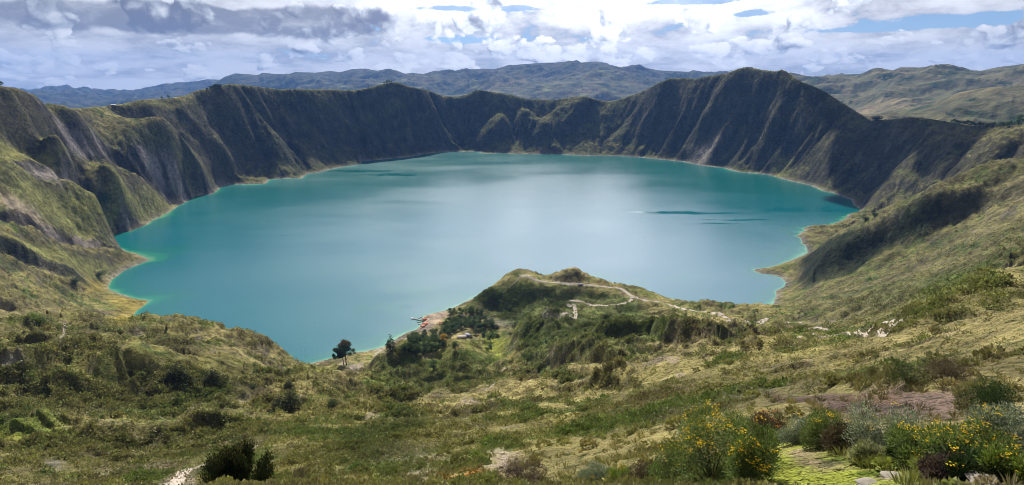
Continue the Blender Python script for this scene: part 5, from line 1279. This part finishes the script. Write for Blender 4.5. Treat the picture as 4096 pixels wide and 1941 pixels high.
ribbon([(655,1955),(720,1908),(800,1868),(880,1846),(960,1812),(1020,1776),(1065,1752)], 2.2, 'trail', M_TR, .10, 1.0, 30)
ribbon([(262,1292),(255,1330),(246,1388)], .8, 'footpath', M_TR2, rmin=200)

# ------------------------------------------------------------------ small buildings, canopies, pier, boats
def box_v(cx, cy, cz, sx, sy, sz, rot=0.0):
    c, s_ = math.cos(rot), math.sin(rot); v = []
    for dx in (-1, 1):
        for dy in (-1, 1):
            for dz_ in (-1, 1):
                x, y = dx * sx / 2, dy * sy / 2; v.append((cx + x * c - y * s_, cy + x * s_ + y * c, cz + dz_ * sz / 2))
    return v, [0,1,3,2, 4,6,7,5, 0,4,5,1, 2,3,7,6, 0,2,6,4, 1,5,7,3]
def boxes(name, bl, mat):
    V_ = []; F_ = []
    for b_ in bl:
        v, f = box_v(*b_); F_ += [i + len(V_) for i in f]; V_ += v
    me = mesh_from(name, np.array(V_), np.array(F_), 4, mat, False); return me
def gable(name, cx, cy, z0, L_, W_, rise, rot, mat, th=.18, over=.5):
    c, s_ = math.cos(rot), math.sin(rot); V_ = []
    for x in (-L_ / 2 - over, L_ / 2 + over):
        for y, z in ((-W_ / 2 - over, 0), (0, rise), (W_ / 2 + over, 0), (-W_ / 2 - over, -th), (0, rise - th), (W_ / 2 + over, -th)): V_.append((cx + x * c - y * s_, cy + x * s_ + y * c, z0 + z))
    F_ = [0,1,7,6, 1,2,8,7, 3,9,10,4, 4,10,11,5, 0,6,9,3, 2,5,11,8, 0,3,4,1, 1,4,5,2, 6,7,10,9, 7,8,11,10]
    return mesh_from(name, np.array(V_), np.array(F_), 4, mat, False)
M_WALL = col_mat('mud_wall', (.34, .29, .23), .9, .8); M_RT = col_mat('weathered_tan_roof', (.42, .37, .31), .8, .7); M_RG = col_mat('grey_sheet_roof', (.30, .30, .33), .6, .7, .2)
M_DK = col_mat('dark_opening', (.03, .028, .025), .8); M_OR = col_mat('orange_tarp', (.62, .24, .14), .7, 1.5, .15); M_WH = col_mat('white_paint', (.75, .75, .73), .5, 2, .1)
M_WD = col_mat('grey_planks', (.27, .24, .20), .9, 2); M_PK = col_mat('pale_pink_roof', (.48, .36, .31), .8, 1)
def hut(px, py, label, wings, name='hut', rmin=300, z_=None):
    p = hit(px, py, rmin); o = thing(name, label, 'building', (p.x, p.y, p.z - .4))
    for (dx, dy, L_, W_, hgt, rise, rot, rmat) in wings:
        child('wall', boxes('wall', [(dx, dy, hgt / 2 - .5, L_, W_, hgt + 1.0, rot)], M_WALL), o)
        c_, s_ = math.cos(rot), math.sin(rot)
        child('roof', gable('roof', dx, dy, hgt + .05, L_, W_, rise, rot, rmat), o)
        fx, fy = dx + s_ * W_ / 2, dy - c_ * W_ / 2
        child('door', boxes('door', [(fx, fy, 1.3, 1.1, .12, 2.1, rot)], M_DK), o)
        child('window', boxes('window', [(fx + c_ * L_ * .3, fy + s_ * L_ * .3, 1.9, 1.1, .12, .9, rot)], M_DK), o)
        child('window', boxes('window', [(fx - c_ * L_ * .3, fy - s_ * L_ * .3, 1.9, 1.1, .12, .9, rot)], M_DK), o)
    return o
hut(1856, 1352, 'low hut with tan and grey roofs at an angle in front of the grove', [(-3.5, 0, 13, 9, 2.8, 1.5, .25, M_RT), (6.5, 4.5, 11, 5.5, 3.6, 1.6, -.75, M_RG)])
hut(1848, 1268, 'small shed with pale pink roof among the trees above the beach', [(0, 0, 9, 5, 3.4, 1.2, -.1, M_PK)], 'shed')
hut(2322, 1142, 'small grey-roofed shelter below the dark knoll on the peninsula', [(0, 0, 8, 4, 2.6, 1.2, .1, M_RG)], 'shelter')
hut(455, 424, 'tiny white-roofed house on the left rim saddle', [(0, 0, 16, 8, 4, 2, 0, M_WH)], 'house', 900)
def canopy(px, py, w_, dp, hgt, label, rot=.1):
    p = hit(px, py, 300); o = thing('canopy', label, 'canopy', (p.x, p.y, p.z - .1), None, rot)
    child('cover', gable('cover', 0, 0, hgt, w_, dp, 1.6, 0, M_OR, .08, .3), o)
    for sx_ in (-1, 1):
        for sy_ in (-1, 1): child('post', tubes_mesh('post', [([(sx_ * w_ * .45, sy_ * dp * .45, -.2), (sx_ * w_ * .45, sy_ * dp * .45, hgt)], [.09, .09])], M_WD, 6), o)
canopy(1697, 1281, 8.0, 7, 2.8, 'orange canopy on the beach at the foot of the pier')
canopy(1701, 1300, 7.5, 7, 2.8, 'orange canopy on the beach in front of the one at the pier', .5)
canopy(1691, 1309, 6.5, 6, 2.4, 'lowest orange-pink canopy on the beach nearest the water', .2)
canopy(1763, 1296, 5.5, 4, 2.4, 'small orange canopy at the edge of the grove trees', -.2)
pa = on_z(1651, 1276, 0); pb = on_z(1694, 1286, 0); L_ = math.hypot(pb[0] - pa[0], pb[1] - pa[1]); ro = math.atan2(pb[1] - pa[1], pb[0] - pa[0])
o = thing('pier', 'short wooden pier running from the beach into the lake', 'pier', (pa[0], pa[1], 0), None, ro)
child('deck', boxes('deck', [(L_ / 2 - i * .0 + (i - 14) * L_ / 29, 0, .95, L_ / 29 - .06, 2.2, .14, 0) for i in range(29)] + [(L_ / 2, .9, .8, L_, .14, .16, 0), (L_ / 2, -.9, .8, L_, .14, .16, 0)], M_WD), o)
for i in range(5):
    for s_ in (-1, 1): child('post', tubes_mesh('post', [([(.5 + i * (L_ - 1) / 4, s_ * 1.0, -3), (.5 + i * (L_ - 1) / 4, s_ * 1.0, 1.5)], [.14, .14])], M_WD, 6), o)
child('landing', boxes('landing', [(-1.6, 0, .95, 3.2, 4.6, .2, 0)], M_WH), o)
def boat(px, py, L_, rot, label, mat=M_WH):
    q_ = on_z(px, py, .2); V_ = []; sec = 9
    for i in range(sec):
        u_ = i / (sec - 1); wv = .75 * math.sin(math.pi * min(1, u_ * .62 + .38)) ** .8; x = (u_ - .5) * L_; sh_ = .5 + .25 * (2 * u_ - 1) ** 2
        for y, z in ((-wv, sh_), (-wv * .7, 0), (0, -.15), (wv * .7, 0), (wv, sh_), (wv * .85, sh_ - .05), (wv * .55, .15), (0, .08), (-wv * .55, .15), (-wv * .85, sh_ - .05)): V_.append((x, y, z))
    F_ = []
    for i in range(sec - 1):
        for j in range(10): F_ += [i * 10 + j, (i + 1) * 10 + j, (i + 1) * 10 + (j + 1) % 10, i * 10 + (j + 1) % 10]
    o = thing('boat', label, 'boat', (q_[0], q_[1], max(.15, ground(q_[0], q_[1]) + .15)), 'boats at the beach', rot)
    child('hull', mesh_from('hull', np.array(V_), np.array(F_), 4, mat, True), o)
    child('bench', boxes('bench', [(L_ * .12, 0, .42, .3, 1.3, .06, 0)], M_WD), o); child('bench', boxes('bench', [(-L_ * .2, 0, .42, .3, 1.2, .06, 0)], M_WD), o)
boat(1680, 1272, 6.5, .5, 'white boat moored just above the pier'); boat(1684, 1268, 5.5, .6, 'white boat at the sand, above the one by the pier')
boat(1676, 1291, 6, .1, 'small white boat just below the pier', M_WD); boat(1679, 1297, 6, .2, 'white boat drawn up in front of the lowest orange canopy')
boat(1661, 1328, 7, .15, 'white boat lying on the shore left of the grove')
# stones and scraps by the clearing
def rock(px, py, w_, d_, h_, label, mat, seed, rmin=4, name='stone'):
    p = hit(px, min(py, 1941), rmin)
    if p is None: return
    g = np.random.default_rng(seed); nu, nv = 18, 9; V_ = []
    for i in range(nv + 1):
        for j in range(nu):
            ph_ = math.pi * i / nv; th_ = 2 * math.pi * j / nu; v = np.array([math.sin(ph_) * math.cos(th_), math.sin(ph_) * math.sin(th_), math.cos(ph_)])
            q_ = 1 + .22 * float(gnoise(np.array([v[0] * 1.7 + seed]), np.array([v[1] * 1.7 + v[2]]), 3)[0]) + .1 * float(gnoise(np.array([v[0] * 4 + seed]), np.array([v[1] * 4 + v[2] * 3]), 4)[0])
            V_.append(v * q_ * np.array([w_, d_, h_]) * .5)
    F_ = []
    for i in range(nv):
        for j in range(nu): F_ += [i * nu + j, (i + 1) * nu + j, (i + 1) * nu + (j + 1) % nu, i * nu + (j + 1) % nu]
    o = link(name, mesh_from(name, np.array(V_), np.array(F_), 4, mat, True), None, label, 'stone'); o.location = (p.x, p.y, p.z + h_ * .1)
M_ST = col_mat('pale_stone', (.27, .24, .19), .9, 4, .15)
rock(3470, 1936, .42, .28, .08, 'flat pale stone at the bottom edge of the clearing', M_ST, 3)
rock(4010, 1945, .9, .6, .1, 'big flat pale slab in the bottom right corner', M_ST, 8)
rock(3570, 1908, .40, .3, .06, 'pale flat stone in the grass right of the clearing', M_ST, 5)

# unseen cumulus added above the frame to cast shade on the right-hand wall
g = np.random.default_rng(44); mc, t, b = new_mat('cloud_white', 1.0); b.inputs['Base Color'].default_value = (.85, .85, .86, 1)
Vc = []; Fc = []; oc = 0
for q in range(46):
    aa = g.random() * 6.28; r_ = g.random() ** .55; cx_, cy_ = 1330 + math.cos(aa) * r_ * 520, 3880 + math.sin(aa) * r_ * 560; rad_ = 120 + 130 * (1 - r_) * g.random() + 40 * g.random()
    nu, nv = 20, 12; u_, v_ = np.meshgrid(np.arange(nu) * 2 * math.pi / nu, np.linspace(0, math.pi, nv + 1)); dx_, dy_, dz_ = np.sin(v_) * np.cos(u_), np.sin(v_) * np.sin(u_), np.cos(v_)
    rr_ = rad_ * (1 + .25 * gnoise(dx_ * 2 + q, dy_ * 2 + dz_, 5)); Vc.append(np.stack([cx_ + dx_ * rr_, cy_ + dy_ * rr_, 2150 + dz_ * rr_ * np.where(dz_ > 0, .8, .22)], -1).reshape(-1, 3))
    for i in range(nv):
        for j in range(nu): Fc += [oc + i * nu + j, oc + (i + 1) * nu + j, oc + (i + 1) * nu + (j + 1) % nu, oc + i * nu + (j + 1) % nu]
    oc += (nv + 1) * nu
link('shade_cloud', mesh_from('shade_cloud', np.concatenate(Vc), np.array(Fc), 4, mc, True), 'stuff', 'unseen white cumulus added above the frame to shade the right wall', 'shade_cloud')
#SECTION HAZE
hzm = bpy.data.materials.new('haze_air'); hzm.use_nodes = True; t = NT(hzm.node_tree); t.n.clear()
o_ = t.new('ShaderNodeOutputMaterial'); pv = t.new('ShaderNodeVolumePrincipled')
pv.inputs['Color'].default_value = (.17, .42, 1.0, 1); pv.inputs['Density'].default_value = 3.3e-5; pv.inputs['Anisotropy'].default_value = .0
t.put(o_.inputs['Volume'], pv.outputs[0])
x0, x1, y0, y1, z0_, z1_ = -20500, 20500, -600, 22500, -1000, 1500
hv = [(x, y, z) for z in (z0_, z1_) for y in (y0, y1) for x in (x0, x1)]
hf = [0,2,3,1, 4,5,7,6, 0,1,5,4, 2,6,7,3, 0,4,6,2, 1,3,7,5]
me = mesh_from('haze', np.array(hv), np.array(hf), 4, hzm, False)
link('haze', me, 'stuff')
